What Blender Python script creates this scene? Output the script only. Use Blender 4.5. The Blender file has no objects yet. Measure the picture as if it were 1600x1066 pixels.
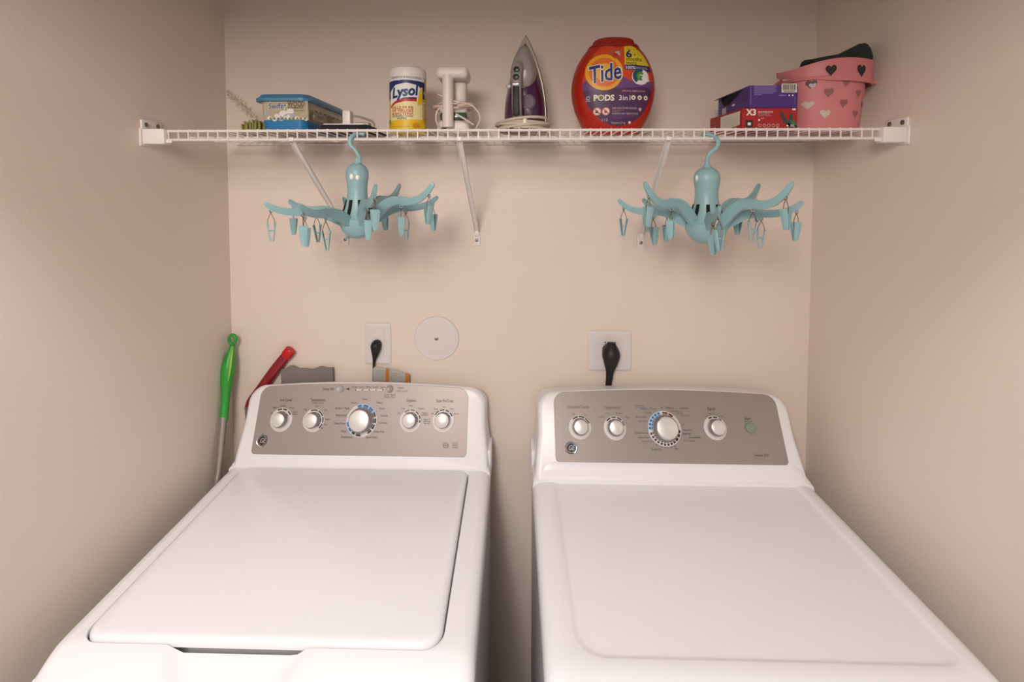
import bpy, bmesh, math, random
from mathutils import Vector, Matrix
random.seed(7)
sc = bpy.context.scene
COL = sc.collection
R = math.radians
PI = math.pi

# ------------------------------------------------------------------ camera
F, PPX, PPY = 778.0, 782.0, 322.0
PSI, PIT = R(1.5), R(2.5)
CAM = Vector((0, -1.38, 1.655))
cd = bpy.data.cameras.new('camera'); cam = bpy.data.objects.new('camera', cd); COL.objects.link(cam)
cam.location = CAM; cam.rotation_euler = (R(90) - PIT, 0, PSI)
cd.sensor_width = 36; cd.lens = F * 36 / 1600
cd.shift_x = (800 - PPX) / 1600; cd.shift_y = -(533 - PPY) / 1600
cd.clip_start = 0.02
sc.camera = cam

# ------------------------------------------------------------------ view, world, ceiling lamp, added fill
sc.view_settings.view_transform = 'Standard'; sc.view_settings.look = 'None'
sc.view_settings.gamma = 1; sc.view_settings.exposure = 0.10; sc.view_settings.use_curve_mapping = False
w = bpy.data.worlds.new('world'); sc.world = w; w.use_nodes = True
bgn = w.node_tree.nodes['Background']; bgn.inputs[0].default_value = (0.78, 0.92, 1.0, 1); bgn.inputs[1].default_value = 0.3
def area(name, loc, rot, sx, sy, power, col, shape='RECTANGLE'):
    l = bpy.data.lights.new(name, 'AREA'); l.shape = shape; l.size = sx; l.size_y = sy; l.energy = power; l.color = col
    o = bpy.data.objects.new(name, l); COL.objects.link(o); o.location = loc; o.rotation_euler = rot
    return o
area('hall_ceiling_lamp', (-0.30, -1.436, 2.42), (0, 0, 0), 0.18, 0.18, 12.5, (0.94, 0.96, 1.0), 'DISK')
area('warm_fill_light', (-0.33, -2.12, 2.17), (R(72), 0, 0), 0.46, 0.46, 20, (1.0, 0.90, 0.82))  # added unseen warm fill, no real fitting; brightens the back wall

# ------------------------------------------------------------------ helpers
FW = Vector((-math.sin(PSI)*math.cos(PIT), math.cos(PSI)*math.cos(PIT), -math.sin(PIT)))
RT = Vector((math.cos(PSI), math.sin(PSI), 0)); UP = RT.cross(FW)
def ray(px, py): return FW + RT*((px-PPX)/F) + UP*((PPY-py)/F)
def at(px, py, Y):
    d = ray(px, py); return CAM + d*((Y-CAM.y)/d.y)
def atz(px, py, Z):
    d = ray(px, py); return CAM + d*((Z-CAM.z)/d.z)
def s2l(c): return c/12.92 if c <= .04045 else ((c+.055)/1.055)**2.4
def rgb(h):
    if isinstance(h, str): h = tuple(int(h[i:i+2], 16) for i in (0, 2, 4))
    return tuple(s2l(c/255) for c in h) + (1,)
MATS = {}
def mat(name, col, rough=.5, metal=0, spec=.5, noise=.03, nscale=30, bump=0, bscale=200, alpha=1, trans=0, coat=0):
    if name in MATS: return MATS[name]
    m = bpy.data.materials.new(name); m.use_nodes = True; nt = m.node_tree; b = nt.nodes['Principled BSDF']
    c = rgb(col)
    b.inputs['Roughness'].default_value = rough; b.inputs['Metallic'].default_value = metal
    b.inputs['Specular IOR Level'].default_value = spec; b.inputs['Alpha'].default_value = alpha
    b.inputs['Transmission Weight'].default_value = trans; b.inputs['Coat Weight'].default_value = coat
    tc = nt.nodes.new('ShaderNodeTexCoord'); n = nt.nodes.new('ShaderNodeTexNoise'); n.inputs['Scale'].default_value = nscale
    n.inputs['Detail'].default_value = 3
    nt.links.new(tc.outputs['Object'], n.inputs['Vector'])
    r = nt.nodes.new('ShaderNodeMixRGB'); r.blend_type = 'MIX'
    r.inputs[1].default_value = tuple(x*(1-noise) for x in c[:3]) + (1,)
    r.inputs[2].default_value = tuple(min(1, x*(1+noise)) for x in c[:3]) + (1,)
    nt.links.new(n.outputs['Fac'], r.inputs[0]); nt.links.new(r.outputs[0], b.inputs['Base Color'])
    if bump:
        n2 = nt.nodes.new('ShaderNodeTexNoise'); n2.inputs['Scale'].default_value = bscale; n2.inputs['Detail'].default_value = 4
        nt.links.new(tc.outputs['Object'], n2.inputs['Vector'])
        bp = nt.nodes.new('ShaderNodeBump'); bp.inputs['Strength'].default_value = bump; bp.inputs['Distance'].default_value = .002
        nt.links.new(n2.outputs['Fac'], bp.inputs['Height']); nt.links.new(bp.outputs[0], b.inputs['Normal'])
    MATS[name] = m
    return m
def tag(o, label=None, cat=None, group=None, kind=None):
    if label: o['label'] = label
    if cat: o['category'] = cat
    if group: o['group'] = group
    if kind: o['kind'] = kind
    return o
def thing(name, label, cat, loc, group=None):
    o = bpy.data.objects.new(name, None); COL.objects.link(o); o.location = Vector(loc); o.empty_display_size = .05
    return tag(o, label, cat, group)
def put(o, parent):
    if parent:
        o.parent = parent
        # world position of the parent chain (translations only)
        t = Vector((0, 0, 0)); p = parent
        if p.type == 'EMPTY': t = Vector(p.location)
        elif p.parent: t = Vector((0, 0, 0))
        o.matrix_parent_inverse = Matrix.Translation(-t)
def build(name, bm, ms, parent=None, angle=35, label=None):
    if not isinstance(ms, (list, tuple)): ms = [ms]
    bmesh.ops.recalc_face_normals(bm, faces=bm.faces)
    me = bpy.data.meshes.new(name); bm.to_mesh(me); bm.free()
    for m in ms: me.materials.append(m)
    me.polygons.foreach_set('use_smooth', [True]*len(me.polygons))
    if angle: me.set_sharp_from_angle(angle=R(angle))
    o = bpy.data.objects.new(name, me); COL.objects.link(o); put(o, parent)
    if label: o['label'] = label
    return o
def N(): return bmesh.new()
def setmat(fs, mi):
    for f in fs: f.material_index = mi
def rbox(bm, a, b, r=0, seg=3, mi=0, M=None, axes=None):
    a, b = Vector(a), Vector(b); c = (a+b)/2; s = b-a
    t = bmesh.new(); bmesh.ops.create_cube(t, size=1)
    for v in t.verts: v.co = Vector((v.co.x*s.x, v.co.y*s.y, v.co.z*s.z)) + c
    if r:
        es = t.edges[:]
        if axes: es = [e for e in es if abs((e.verts[0].co-e.verts[1].co).normalized()['xyz'.index(axes)]) > .9]
        bmesh.ops.bevel(t, geom=es, offset=r, segments=seg, profile=.5, affect='EDGES', clamp_overlap=True)
    merge(bm, t, mi, M)
def merge(bm, t, mi=None, M=None):
    vs = {}
    for v in t.verts: vs[v] = bm.verts.new((M @ v.co) if M else v.co)
    for f in t.faces:
        try: nf = bm.faces.new([vs[v] for v in f.verts])
        except ValueError: continue
        nf.material_index = f.material_index if mi is None else mi
    t.free()
def loft(bm, rings, cap0=False, cap1=False, mi=0, closed=True, fan=False):
    rv = [[bm.verts.new(p) for p in r] for r in rings]
    n = len(rv[0]); fs = []
    for i in range(len(rv)-1):
        for j in range(n if closed else n-1):
            k = (j+1) % n
            fs.append(bm.faces.new((rv[i][j], rv[i][k], rv[i+1][k], rv[i+1][j])))
    for flag, r in ((cap0, rv[0]), (cap1, rv[-1])):
        if flag:
            if fan:
                c = bm.verts.new(sum((v.co for v in r), Vector())/n)
                for j in range(n): fs.append(bm.faces.new((r[j], r[(j+1) % n], c)))
            else: fs.append(bm.faces.new(r))
    setmat(fs, mi)
    return rv
def lathe(bm, prof, c=(0, 0, 0), n=32, mi=0, M=None, sx=1, sy=1):
    c = Vector(c); rings = []
    for r, z in prof:
        r = max(r, 1e-5)
        ring = [Vector((math.cos(2*PI*i/n)*r*sx, math.sin(2*PI*i/n)*r*sy, z)) for i in range(n)]
        rings.append([((M @ p) if M else p) + c for p in ring])
    loft(bm, rings, True, True, mi)
def catmull(pts, k=6):
    pts = [Vector(p) for p in pts]; P = [pts[0]*2-pts[1]] + pts + [pts[-1]*2-pts[-2]]; out = []
    for i in range(1, len(P)-2):
        for j in range(k):
            t = j/k; p0, p1, p2, p3 = P[i-1:i+3]
            out.append(.5*((2*p1)+(p2-p0)*t+(2*p0-5*p1+4*p2-p3)*t*t+(3*p1-p0-3*p2+p3)*t**3))
    out.append(pts[-1]); return out
def tube(bm, pts, rad, n=10, mi=0, smooth=0, closed=False, flat=1.0):
    if smooth: 
        if isinstance(rad, (list, tuple)):
            rr = [Vector((x, 0, 0)) for x in rad]; rad = [v.x for v in catmull(rr, smooth)]
        pts = catmull(pts, smooth)
    pts = [Vector(p) for p in pts]; m = len(pts)
    if not isinstance(rad, (list, tuple)): rad = [rad]*m
    rings = []; u = None
    for i, p in enumerate(pts):
        if closed: t = (pts[(i+1) % m]-pts[i-1]).normalized()
        else: t = (pts[min(i+1, m-1)]-pts[max(i-1, 0)]).normalized()
        if u is None:
            u = t.cross(Vector((0, 0, 1)))
            if u.length < .1: u = t.cross(Vector((0, 1, 0)))
        u = (u - t*u.dot(t)).normalized(); v = t.cross(u)
        rings.append([p + (u*math.cos(2*PI*j/n)*flat + v*math.sin(2*PI*j/n))*rad[i] for j in range(n)])
    if closed: rings.append(rings[0]); loft(bm, rings, False, False, mi)
    else: loft(bm, rings, True, True, mi)
def rrect(x0, x1, y0, y1, r, nc=6, ne=1):
    """closed outline; r = one radius or four (x1y0? order: x0y0, x1y0, x1y1, x0y1)"""
    if not isinstance(r, (list, tuple)): r = [r]*4
    cs = [(x0+r[0], y0+r[0], 180, r[0]), (x1-r[1], y0+r[1], 270, r[1]), (x1-r[2], y1-r[2], 0, r[2]), (x0+r[3], y1-r[3], 90, r[3])]
    out = []
    for q, (cx, cy, a, rr) in enumerate(cs):
        arc = [(cx+rr*math.cos(R(a+90*i/nc)), cy+rr*math.sin(R(a+90*i/nc))) for i in range(nc+1)]
        out += arc
        nx = cs[(q+1) % 4]; e = (nx[0]+nx[3]*math.cos(R(nx[2])), nx[1]+nx[3]*math.sin(R(nx[2])))
        for i in range(1, ne): t = i/ne; out.append((arc[-1][0]*(1-t)+e[0]*t, arc[-1][1]*(1-t)+e[1]*t))
    return out
def sm(a, b, x):
    t = min(1, max(0, (x-a)/(b-a))); return t*t*(3-2*t)
def textpolys(body, size=1.0, shear=0, bold=0, align='CENTER'):
    c = bpy.data.curves.new('lettering', 'FONT'); c.body = body; c.size = size; c.shear = shear; c.offset = bold; c.align_x = align; c.resolution_u = 2
    o = bpy.data.objects.new('lettering', c); COL.objects.link(o)
    dg = bpy.context.evaluated_depsgraph_get(); me = bpy.data.meshes.new_from_object(o.evaluated_get(dg))
    out = [[(me.vertices[i].co.x, me.vertices[i].co.y) for i in p.vertices] for p in me.polygons]
    bpy.data.objects.remove(o); bpy.data.curves.remove(c); bpy.data.meshes.remove(me)
    return out
class Decal:
    """flat print laid out in 2-D (v grows downward) and mapped on a surface"""
    def __init__(s): s.p = []; s.mats = []
    def mi(s, m):
        if m not in s.mats: s.mats.append(m)
        return s.mats.index(m)
    def poly(s, pts, m, l=0): s.p.append((list(pts), s.mi(m), l))
    def rect(s, x0, y0, x1, y1, m, l=0): s.poly([(x0, y0), (x1, y0), (x1, y1), (x0, y1)], m, l)
    def circ(s, cx, cy, r, m, l=0, n=24, ry=None, a0=0): s.poly([(cx+r*math.cos(2*PI*i/n+a0), cy+(ry or r)*math.sin(2*PI*i/n+a0)) for i in range(n)], m, l)
    def arc(s, cx, cy, r0, r1, a0, a1, m, l=0, n=6, k=1.0):
        for i in range(n):
            t0, t1 = R(a0+(a1-a0)*i/n), R(a0+(a1-a0)*(i+1)/n)
            s.poly([(cx+r0*math.cos(t0), cy-r0*k*math.sin(t0)), (cx+r1*math.cos(t0), cy-r1*k*math.sin(t0)), (cx+r1*math.cos(t1), cy-r1*k*math.sin(t1)), (cx+r0*math.cos(t1), cy-r0*k*math.sin(t1))], m, l)
    def text(s, body, cx, cy, size, m, l=1, rot=0, shear=0, bold=0, w=None, align='CENTER', sx=1.0, sk=0):
        if not bold and 3 < size < 8: bold = size*.012
        P = textpolys(body, size, shear, bold, align)
        xs = [x for p in P for x, y in p]
        if w and xs: sx = w/(max(xs)-min(xs))
        ca, sa = math.cos(R(rot)), math.sin(R(rot))
        for p in P:
            q = []
            for x, y in p:
                x *= sx; y -= size*.34
                q.append((cx+x*ca-y*sa, cy-(x*sa+y*ca)))
            s.poly(q, m, l)
    def heart(s, cx, cy, r, m, l=0, k=1.0):
        pts = []
        for i in range(28):
            t = 2*PI*i/28; x = 16*math.sin(t)**3; y = 13*math.cos(t)-5*math.cos(2*t)-2*math.cos(3*t)-math.cos(4*t)
            pts.append((cx+x/16*r*k, cy-y/16*r))
        s.poly(pts, m, l)
    def build(s, name, parent, fmap, step=None, label=None):
        bm = N()
        for pts, mi, l in s.p:
            t = bmesh.new()
            vs = [t.verts.new((x, y, 0)) for x, y in pts]
            try: t.faces.new(vs)
            except ValueError: t.free(); continue
            if step:
                bmesh.ops.triangulate(t, faces=t.faces[:])
                x0 = min(p[0] for p in pts); x1 = max(p[0] for p in pts)
                k = math.ceil(x0/step)*step + step*.137
                while k < x1:
                    bmesh.ops.bisect_plane(t, geom=t.verts[:]+t.edges[:]+t.faces[:], plane_co=(k, 0, 0), plane_no=(1, 0, 0)); k += step
                y0 = min(p[1] for p in pts); y1 = max(p[1] for p in pts); k = math.ceil(y0/step)*step + step*.137
                while k < y1:
                    bmesh.ops.bisect_plane(t, geom=t.verts[:]+t.edges[:]+t.faces[:], plane_co=(0, k, 0), plane_no=(0, 1, 0)); k += step
            for v in t.verts: v.co = fmap(v.co.x, v.co.y, l)
            merge(bm, t, mi)
        return build(name, bm, s.mats, parent, angle=None, label=label)

# ------------------------------------------------------------------ materials
WALL = mat('beige_wall_paint', 'e4d5ca', .42, noise=.012, nscale=3, bump=.12, bscale=260, spec=.35)
CEIL = mat('ceiling_paint', 'efe9e2', .8)
FLOOR = mat('floor_tile', '6e5f52', .5, noise=.12, nscale=6)
TRIM = mat('white_trim', 'ece8e4', .4)
ENAM = mat('white_enamel', 'e6e5e8', .28, noise=.006, spec=.5)
ENAM2 = mat('white_console_plastic', 'e6e4e7', .32, noise=.006)
SIDE = mat('shaded_white_steel', 'b9b6bb', .35, noise=.01)  # white steel greyed in its colour for the shade between the machines
PANEL = mat('silver_control_panel', '988e8a', .42, metal=.35, noise=.02, nscale=4)
CHROME = mat('chrome', 'd8d8dc', .12, metal=1)
KFACE = mat('satin_knob_face', 'dcd8d6', .3, metal=.35)
RING = mat('dial_ring_plastic', 'd2cbca', .35)
INK = mat('dark_print', '4a4040', .5)
INKL = mat('grey_print', '6a5f5e', .5)
BLACKP = mat('black_print', '1c1818', .5)
BLUEI = mat('blue_print', '2c5f90', .5)
BLUEL = mat('pale_blue_print', '9fc0dc', .5)
REDI = mat('dark_red_print', '6a3030', .5)
WIRE = mat('white_vinyl_wire', 'e6dcd8', .35)
WHITE = mat('white_plastic', 'e8e0dd', .38)
PLATE = mat('white_plate_plastic', 'ddd6d6', .35)
SCREW = mat('screw_steel', '8f8a86', .3, metal=.9)
BLACK = mat('black_rubber', '141212', .5)
DARK = mat('dark_void', '0c0a0a', .9)
OCT = mat('aqua_plastic', '8eb3b8', .4, noise=.02)
OCT2 = mat('aqua_clip_plastic', '93bac0', .4, noise=.03)
COPPER = mat('clip_wire', '8a6a5a', .35, metal=.8)

# ------------------------------------------------------------------ setting
XL, XR, YO, HZ = -0.802, 0.816, -1.08, 2.44
def slab(name, a, b, m):
    bm = N(); rbox(bm, a, b); return tag(build(name, bm, m), kind='structure')
slab('floor', (-2.2, -2.6, -.05), (2.2, .1, 0), FLOOR)
slab('ceiling', (-2.2, -2.6, HZ), (2.2, .1, HZ+.05), CEIL)
slab('wall_hall', (-2.2, -2.3, 0), (2.2, -2.2, HZ), mat('hall_wall_paint', 'ecebea', .6))
slab('wall_back', (XL-.1, 0, 0), (XR+.1, .1, HZ), WALL)
slab('wall_left', (XL-.1, YO, 0), (XL, 0, HZ), WALL)
slab('wall_right', (XR, YO, 0), (XR+.1, 0, HZ), WALL)
slab('wall_front', (XL, YO, 2.05), (XR, YO+.1, HZ), WALL)
slab('baseboard_back', (XL+.012, -.012, 0), (XR-.012, 0, .09), TRIM)
slab('baseboard_left', (XL, YO, 0), (XL+.012, 0, .09), TRIM)
slab('baseboard_right', (XR-.012, YO, 0), (XR, 0, .09), TRIM)

# ------------------------------------------------------------------ machines
def plane_frame(a, b):
    A = Vector((0, a[0], a[1])); T = Vector((0, b[0]-a[0], b[1]-a[1])).normalized(); NN = Vector((0, -T.z, T.y))
    return A, T, NN
def console(root, xc, hw, fr, a, b, panel, top, xl, xr, yb, apron):
    A, T, NN = plane_frame(a, b)
    def pt(x, s, n=0): return Vector((x, 0, 0)) + A + T*s + NN*n
    bm = N()
    gx = xr if abs(xr) < abs(xl) else xl
    gi = math.copysign(1, xc-gx); rbox(bm, (min(gx+gi*.010, gx-gi*.0012), -.105, .885), (max(gx+gi*.010, gx-gi*.0012), yb+.002, .955), .005, 3)
    def outline(off, s0, lowx=0):
        o = []
        for x, s in rrect(xc-hw+off, xc+hw-off, s0, top-off, [.004, .004, .042-off*.4, .042-off*.4], 10, 14):
            u = (x-xc)/hw
            s2 = s - .014*u*u*sm(s0, top, s)
            x2 = x + (u)*.010*(1-sm(s0, .12, s))
            o.append((x2, s2))
        return o
    rings = []
    for off, n in ((.012, 0), (.006, -.0012), (.0015, -.005), (0, -.011)):
        rings.append([pt(x, s, n) for x, s in outline(off, -.012)])
    last = rings[-1]
    for k in (.5, 1):
        rings.append([Vector((p.x+(p.x-xc)*.012*k, p.y*(1-k)+yb*k, p.z-.004*k)) for p in last])
    loft(bm, rings, True, True)
    # lower housing and the apron that sweeps out onto the deck
    xs = [xl+q for q in (.001, .004, .008, .013, .019, .026, .034, .044, .06)] + [xl+.06+(xr-xl-.12)*i/10 for i in range(1, 10)] + [xr-q for q in (.06, .044, .034, .026, .019, .013, .008, .004, .001)]
    secs = []
    for i, x in enumerate(xs):
        e = .006 if i in (0, len(xs)-1) else (.001 if i in (1, len(xs)-2) else 0)
        u = min(x-xl, xr-x); tp = sm(-.004, .030, u)*.75+.25*sm(0, .05, u)
        secs.append([Vector((x, yy, (.9175+(zz-.9175)*tp if zz > .9175 else zz)-e)) for yy, zz in apron])
    loft(bm, secs, True, True)
    build('console', bm, ENAM2, root, 40)
    # grey fascia
    bm = N(); x0, x1, s0, s1 = panel
    def po(off):
        o = []
        for x, s in rrect(x0+off, x1-off, s0+off, s1-off, [.010, .010, .026, .026], 8, 12):
            u = (x-(x0+x1)/2)/((x1-x0)/2)
            o.append((x, s-.010*u*u*sm(s0, s1, s)))
        return o
    loft(bm, [[pt(x, s, .0002) for x, s in po(0)], [pt(x, s, .0012) for x, s in po(.0006)]], False, True)
    pan = build('control_panel', bm, PANEL, root, 40, label='silver grey control panel')
    return pt, pan
def knob(root, pt, plane, px, py, r_ring, r_cap, arcs, big=False, halo=()):
    """dial ring + chrome knob standing on the fascia, centre where the picture has it"""
    A, T, NN = plane
    d = ray(px, py); k = ((A-CAM).dot(NN))/d.dot(NN); c = CAM+d*k; c = c + NN*.0012
    M = Matrix.Translation(c) @ Matrix((( 1, 0, 0, 0), (0, T.y, NN.y, 0), (0, T.z, NN.z, 0), (0, 0, 0, 1)))
    # local: x right, y up the panel, z out
    bm = N(); rb = r_cap*1.28; h = .030 if big else .024
    lathe(bm, [(rb*1.02, .001), (rb, .004), (rb*.97, h*.45), (r_cap*1.06, h-.002), (r_cap*1.0, h)], n=40, M=M, mi=0)
    # pointer ridge cap
    for v in bm.verts: pass
    ko = build('knob', bm, CHROME, root, 30, label='chrome control knob')
    bm = N(); lathe(bm, [(r_cap*.98, h-.0005), (r_cap*.97, h+.0012), (r_cap*.90, h+.0018), (.0001, h+.0018)], n=40, M=M)
    build('knob_face', bm, KFACE, ko, 30)
    bm = N(); lathe(bm, [(r_ring, .0002), (r_ring, .0012), (r_ring*.975, .0020), (rb*1.0, .0022)], n=48, M=M)
    build('dial_ring', bm, RING, ko, 30)
    D = Decal()
    if big:
        for a0, a1 in halo: D.arc(0, 0, r_ring*.80, r_ring*.99, a0, a1, BLUEL, 0, n=14)
    for a0, a1, m in arcs: D.arc(0, 0, r_ring*.83, r_ring*.94, a0, a1, m, 1, n=4)
    D.build('dial_marks', ko, lambda u, v, l: M @ Vector((u, -v, .0026+.0002*l)))
def panel_map(plane):
    A, T, NN = plane; A2 = A + NN*.0015
    def f(u, v, l):
        d = ray(u, v); k = ((A2-CAM).dot(NN))/d.dot(NN); return CAM+d*k+NN*(.0002*l)
    return f
def emblem(root, plane, px, py):
    A, T, NN = plane; d = ray(px, py); c = CAM+d*((A-CAM).dot(NN)/d.dot(NN)) + NN*.0012
    M = Matrix.Translation(c) @ Matrix((( 1, 0, 0, 0), (0, T.y, NN.y, 0), (0, T.z, NN.z, 0), (0, 0, 0, 1)))
    bm = N(); lathe(bm, [(.0165, 0), (.0165, .002), (.0150, .0035), (.0138, .0030)], n=36, M=M); e = build('emblem', bm, CHROME, root, 30)
    D = Decal(); D.circ(0, 0, .0136, BLACKP, 0)
    D.arc(0, 0, .0112, .0120, 0, 360, CHROME, 1, n=28)
    D.text('GE', 0, -.0002, .0165, CHROME, 1, shear=.35, bold=.0002, w=.0165)
    for q in range(4): D.arc(.0098*math.cos(R(45+90*q)), -.0098*math.sin(R(45+90*q)), .0018, .0026, 90*q-60, 90*q+170, CHROME, 1, n=6)
    D.build('emblem_lettering', e, lambda u, v, l: M @ Vector((u, -v, .0032+.0002*l)))
def button(root, plane, px, py, r, m, name='push_button'):
    A, T, NN = plane; d = ray(px, py); c = CAM+d*((A-CAM).dot(NN)/d.dot(NN)) + NN*.0012
    M = Matrix.Translation(c) @ Matrix((( 1, 0, 0, 0), (0, T.y, NN.y, 0), (0, T.z, NN.z, 0), (0, 0, 0, 1)))
    bm = N(); lathe(bm, [(r*1.15, 0), (r*1.15, .001), (r*1.0, .0008), (r*.98, .004), (r*.85, .005), (r*.5, .0042), (.0001, .004)], n=28, M=M)
    build(name, bm, m, root, 30)
def ticks(spans, m): return [(a, b, m) for a, b in spans]

# --- washer
WX0, WX1 = -.743, -.059
wroot = thing('washing_machine', 'white top-load washing machine with closed lid and scooped handle, left of the pair', 'washing machine', ((WX0+WX1)/2, -.35, 0))
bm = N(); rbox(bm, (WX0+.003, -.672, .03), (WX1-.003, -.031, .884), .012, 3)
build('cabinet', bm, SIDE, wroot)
for x in (WX0+.05, WX1-.05):
    for y in (-.62, -.08): bm = N(); lathe(bm, [(.02, 0), (.02, .012), (.012, .014), (.012, .034)], c=(x, y, 0), n=16); build('foot', bm, BLACK, wroot)
DY0, DY1 = -.690, -.031
LID = (-.703, -.116, -.622, -.134)
def deckz(x, y):
    f = .030*sm(-.615, -.70, y)**1.0
    xa = -.440; hw = .112 - .030*sm(-.625, -.69, y)
    sc_ = (1-sm(hw-.022, hw+.004, abs(x-xa)))*sm(-.60, -.618, y)*(1-sm(-.665, -.685, y)*.7)
    return -f - .013*sc_
bm = N(); rings = []
def wring(off, z): return [Vector((x, y, z)) for x, y in rrect(WX0+off, WX1-off, DY0+off, DY1-min(off, .002), [.03, .03, .01, .01], 10, 40)]
for off, z in ((.002, .872), (0, .880), (.0, .896), (.0015, .904), (.005, .910), (.011, .9145), (.019, .9165)): rings.append(wring(off, z))
outr = wring(.019, .917)
def hring(off, z): return [Vector((x, y, z)) for x, y in rrect(LID[0]-off*.6, LID[1]+off*1.25, LID[2]-off, LID[3]+off, [.030, .034, .022, .022], 10, 40)]
inr = hring(.0035, .917)
for t in [i/12 for i in range(1, 13)]: rings.append([a*(1-t)+b*t for a, b in zip(outr, inr)])
rings.append(hring(.0025, .9155)); rings.append(hring(.0025, .900)); rings.append(hring(.0022, .886)); 
rings.append([Vector((p.x*.9-.041, p.y*.9-.038, .8855)) for p in hring(0, .9)])
for i, rg in enumerate(rings):
    for p in rg:
        k = 1 if p.z > .901 else (.5 if p.z > .889 and i < 4 else 0)
        d = deckz(p.x, p.y)
        if i < len(rings)-3: p.z += d*k
        elif i == len(rings)-3: p.z = min(p.z, .900+d*.3)
loft(bm, rings, False, True)
build('top_deck', bm, ENAM, wroot, 50)
bm = N()
def lring(off, z): return [Vector((x, y, z)) for x, y in rrect(LID[0]+off, LID[1]-off, LID[2]+off, LID[3]-off, [.030, .034, .022, .022], 10, 20)]
lr = [lring(.003, .9055), lring(.0, .908), lring(0, .914), lring(.0015, .9185), lring(.005, .9215), lring(.011, .923)]
for rg in lr:
    for p in rg:
        p.z -= .006*sm(-.56, -.622, p.y)*0
loft(bm, lr, True, True)
build('lid', bm, ENAM, wroot, 50, label='flat white washer lid with rounded corners')
apw = [(-.031, .89), (-.031, .972), (-.100, .968), (-.116, .950), (-.1205, .938), (-.1225, .929), (-.126, .9225), (-.1305, .9195), (-.1315, .912), (-.1315, .89)]
wplane = plane_frame((-.125, .93), (-.045, 1.115))
wa = ((-.125, .93), (-.045, 1.115))
pt, _ = console(wroot, -.399, .324, None, *wa, (-.690, -.1215, .017, .1945), .2005, WX0, WX1, -.031, apw)
small = [(118, 92, BLACKP), (86, 62, BLACKP), (54, 28, BLACKP)]
knob(wroot, pt, wplane, 440, 656, .0300, .0170, small)
knob(wroot, pt, wplane, 490.5, 657, .0290, .0170, [(112, 72, BLACKP), (66, 26, BLACKP), (20, -12, BLACKP), (-18, -48, BLACKP)])
knob(wroot, pt, wplane, 565.5, 657, .0415, .0262, [(112, 95, BLUEI), (88, 66, BLUEI), (60, 40, BLUEI), (34, 14, INK), (8, -10, BLACKP), (-16, -34, BLACKP), (-40, -58, BLACKP), (188, 205, BLUEI), (211, 226, BLUEI), (232, 246, BLACKP), (252, 272, BLACKP)], True, [(24, 116), (184, 236)])
knob(wroot, pt, wplane, 641.5, 657, .0290, .0168, [(130, 98, INKL), (92, 66, INKL), (60, 36, INK), (30, 8, BLACKP), (2, -12, BLACKP)])
knob(wroot, pt, wplane, 692.5, 657, .0290, .0168, [(150, 118, INK), (112, 84, BLACKP), (78, 54, BLACKP), (48, 24, BLACKP)])
button(wroot, wplane, 532, 608, .0088, mat('grey_button', 'a8a2a6', .3)); button(wroot, wplane, 609, 608, .0088, mat('grey_dark_button', '958c8a', .35))
emblem(wroot, wplane, 411, 688.5)
D = Decal()
D.text('Soil Level', 447, 625, 6.6, INK, w=18); D.text('Temperature', 497, 625, 6.6, INK, w=23); D.text('Wash-Rinse', 497, 629.5, 3.6, INKL, w=17)
D.text('Options', 642.5, 626, 6.6, INK, w=15); D.text('Stain PreTreat', 695, 626.5, 6.6, INK, w=27)
D.text('Deep Fill', 513, 608, 6, INK, w=17, bold=.05)
D.poly([(540, 608), (546, 605.8), (546, 610.2)], INK, 1)
for i, s in enumerate(['Fill', 'Soak', 'Wash', 'Rinse', 'Spin']):
    D.text(s, 554+i*11, 605, 4, INKL, w=7.5); D.circ(556+i*10.5, 609.5, 1.0, INK, 1, 10)
D.rect(557, 608.6, 597, 610.4, RING, 0)
D.text('Start', 626, 606, 4.6, INK, w=9); D.text('Hold to cancel', 628, 611, 3.6, INKL, w=17)
D.text('Cycle Signal', 609, 617, 3.8, INKL, w=17); D.text('Delay Start', 609, 620.6, 3.8, INKL, w=17)
D.text('Colors', 570, 623.5, 5, INK, w=8)
for s, x, y, wd in (('Rinse', 553, 629.5, 9), ('Drain + Spin', 535, 638, 22), ('Bulky Items', 533, 649, 16), ('Deep Rinse', 531, 661.5, 17), ('Towels', 537, 674, 8), ('Delicates', 542, 683, 18),
                    ('Whites', 593, 629.5, 9), ('Sheets', 597, 638.5, 9), ('Casuals', 600, 649.5, 12), ('Cold Wash', 598, 661, 14), ('Active Wear', 592.5, 674.5, 17), ('Speed Wash', 580.5, 683.5, 18)):
    D.text(s, x, y, 4.6, INK if y > 636 and x < 560 or y > 670 else INKL, w=wd)
for s, x, y, wd in (('Off', 424, 645.5, 4), ('Light', 429, 637, 6), ('Normal', 442, 634.5, 8), ('Heavy', 456, 637.5, 7), ('Extra', 461, 644, 7), ('Heavy', 461, 647.5, 7),
                    ('Tap', 477, 640, 5), ('Cold', 495, 635, 5), ('Cool', 508.5, 641, 5), ('Warm', 512, 655.5, 7), ('Hot', 508.5, 663.5, 5), ('Max', 503, 669, 4),
                    ('Off', 623, 646, 4), ('Soft', 630, 638.5, 5), ('Power', 642, 634, 6), ('Deep Rinse', 658, 638.5, 10), ('Fabric', 664, 645.5, 9), ('Softener', 664, 648.5, 11), ('Rinse +', 667, 655.5, 10), ('Softener', 667, 658.5, 12), ('Both', 667, 661.5, 9),
                    ('Off', 675.5, 646.5, 4), ('Grass', 681, 639, 7), ('Wine', 694, 636, 5), ('Tomato', 706, 639, 7), ('Blood', 713, 647, 7)):
    D.text(s, x, y, 3.4, INK, w=wd)
D.circ(696.5, 696, 4.4, INK, 1); D.circ(696.5, 696, 3.5, PANEL, 2); D.text('NSF', 696.5, 696, 4.2, INK, 3, w=6)
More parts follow.
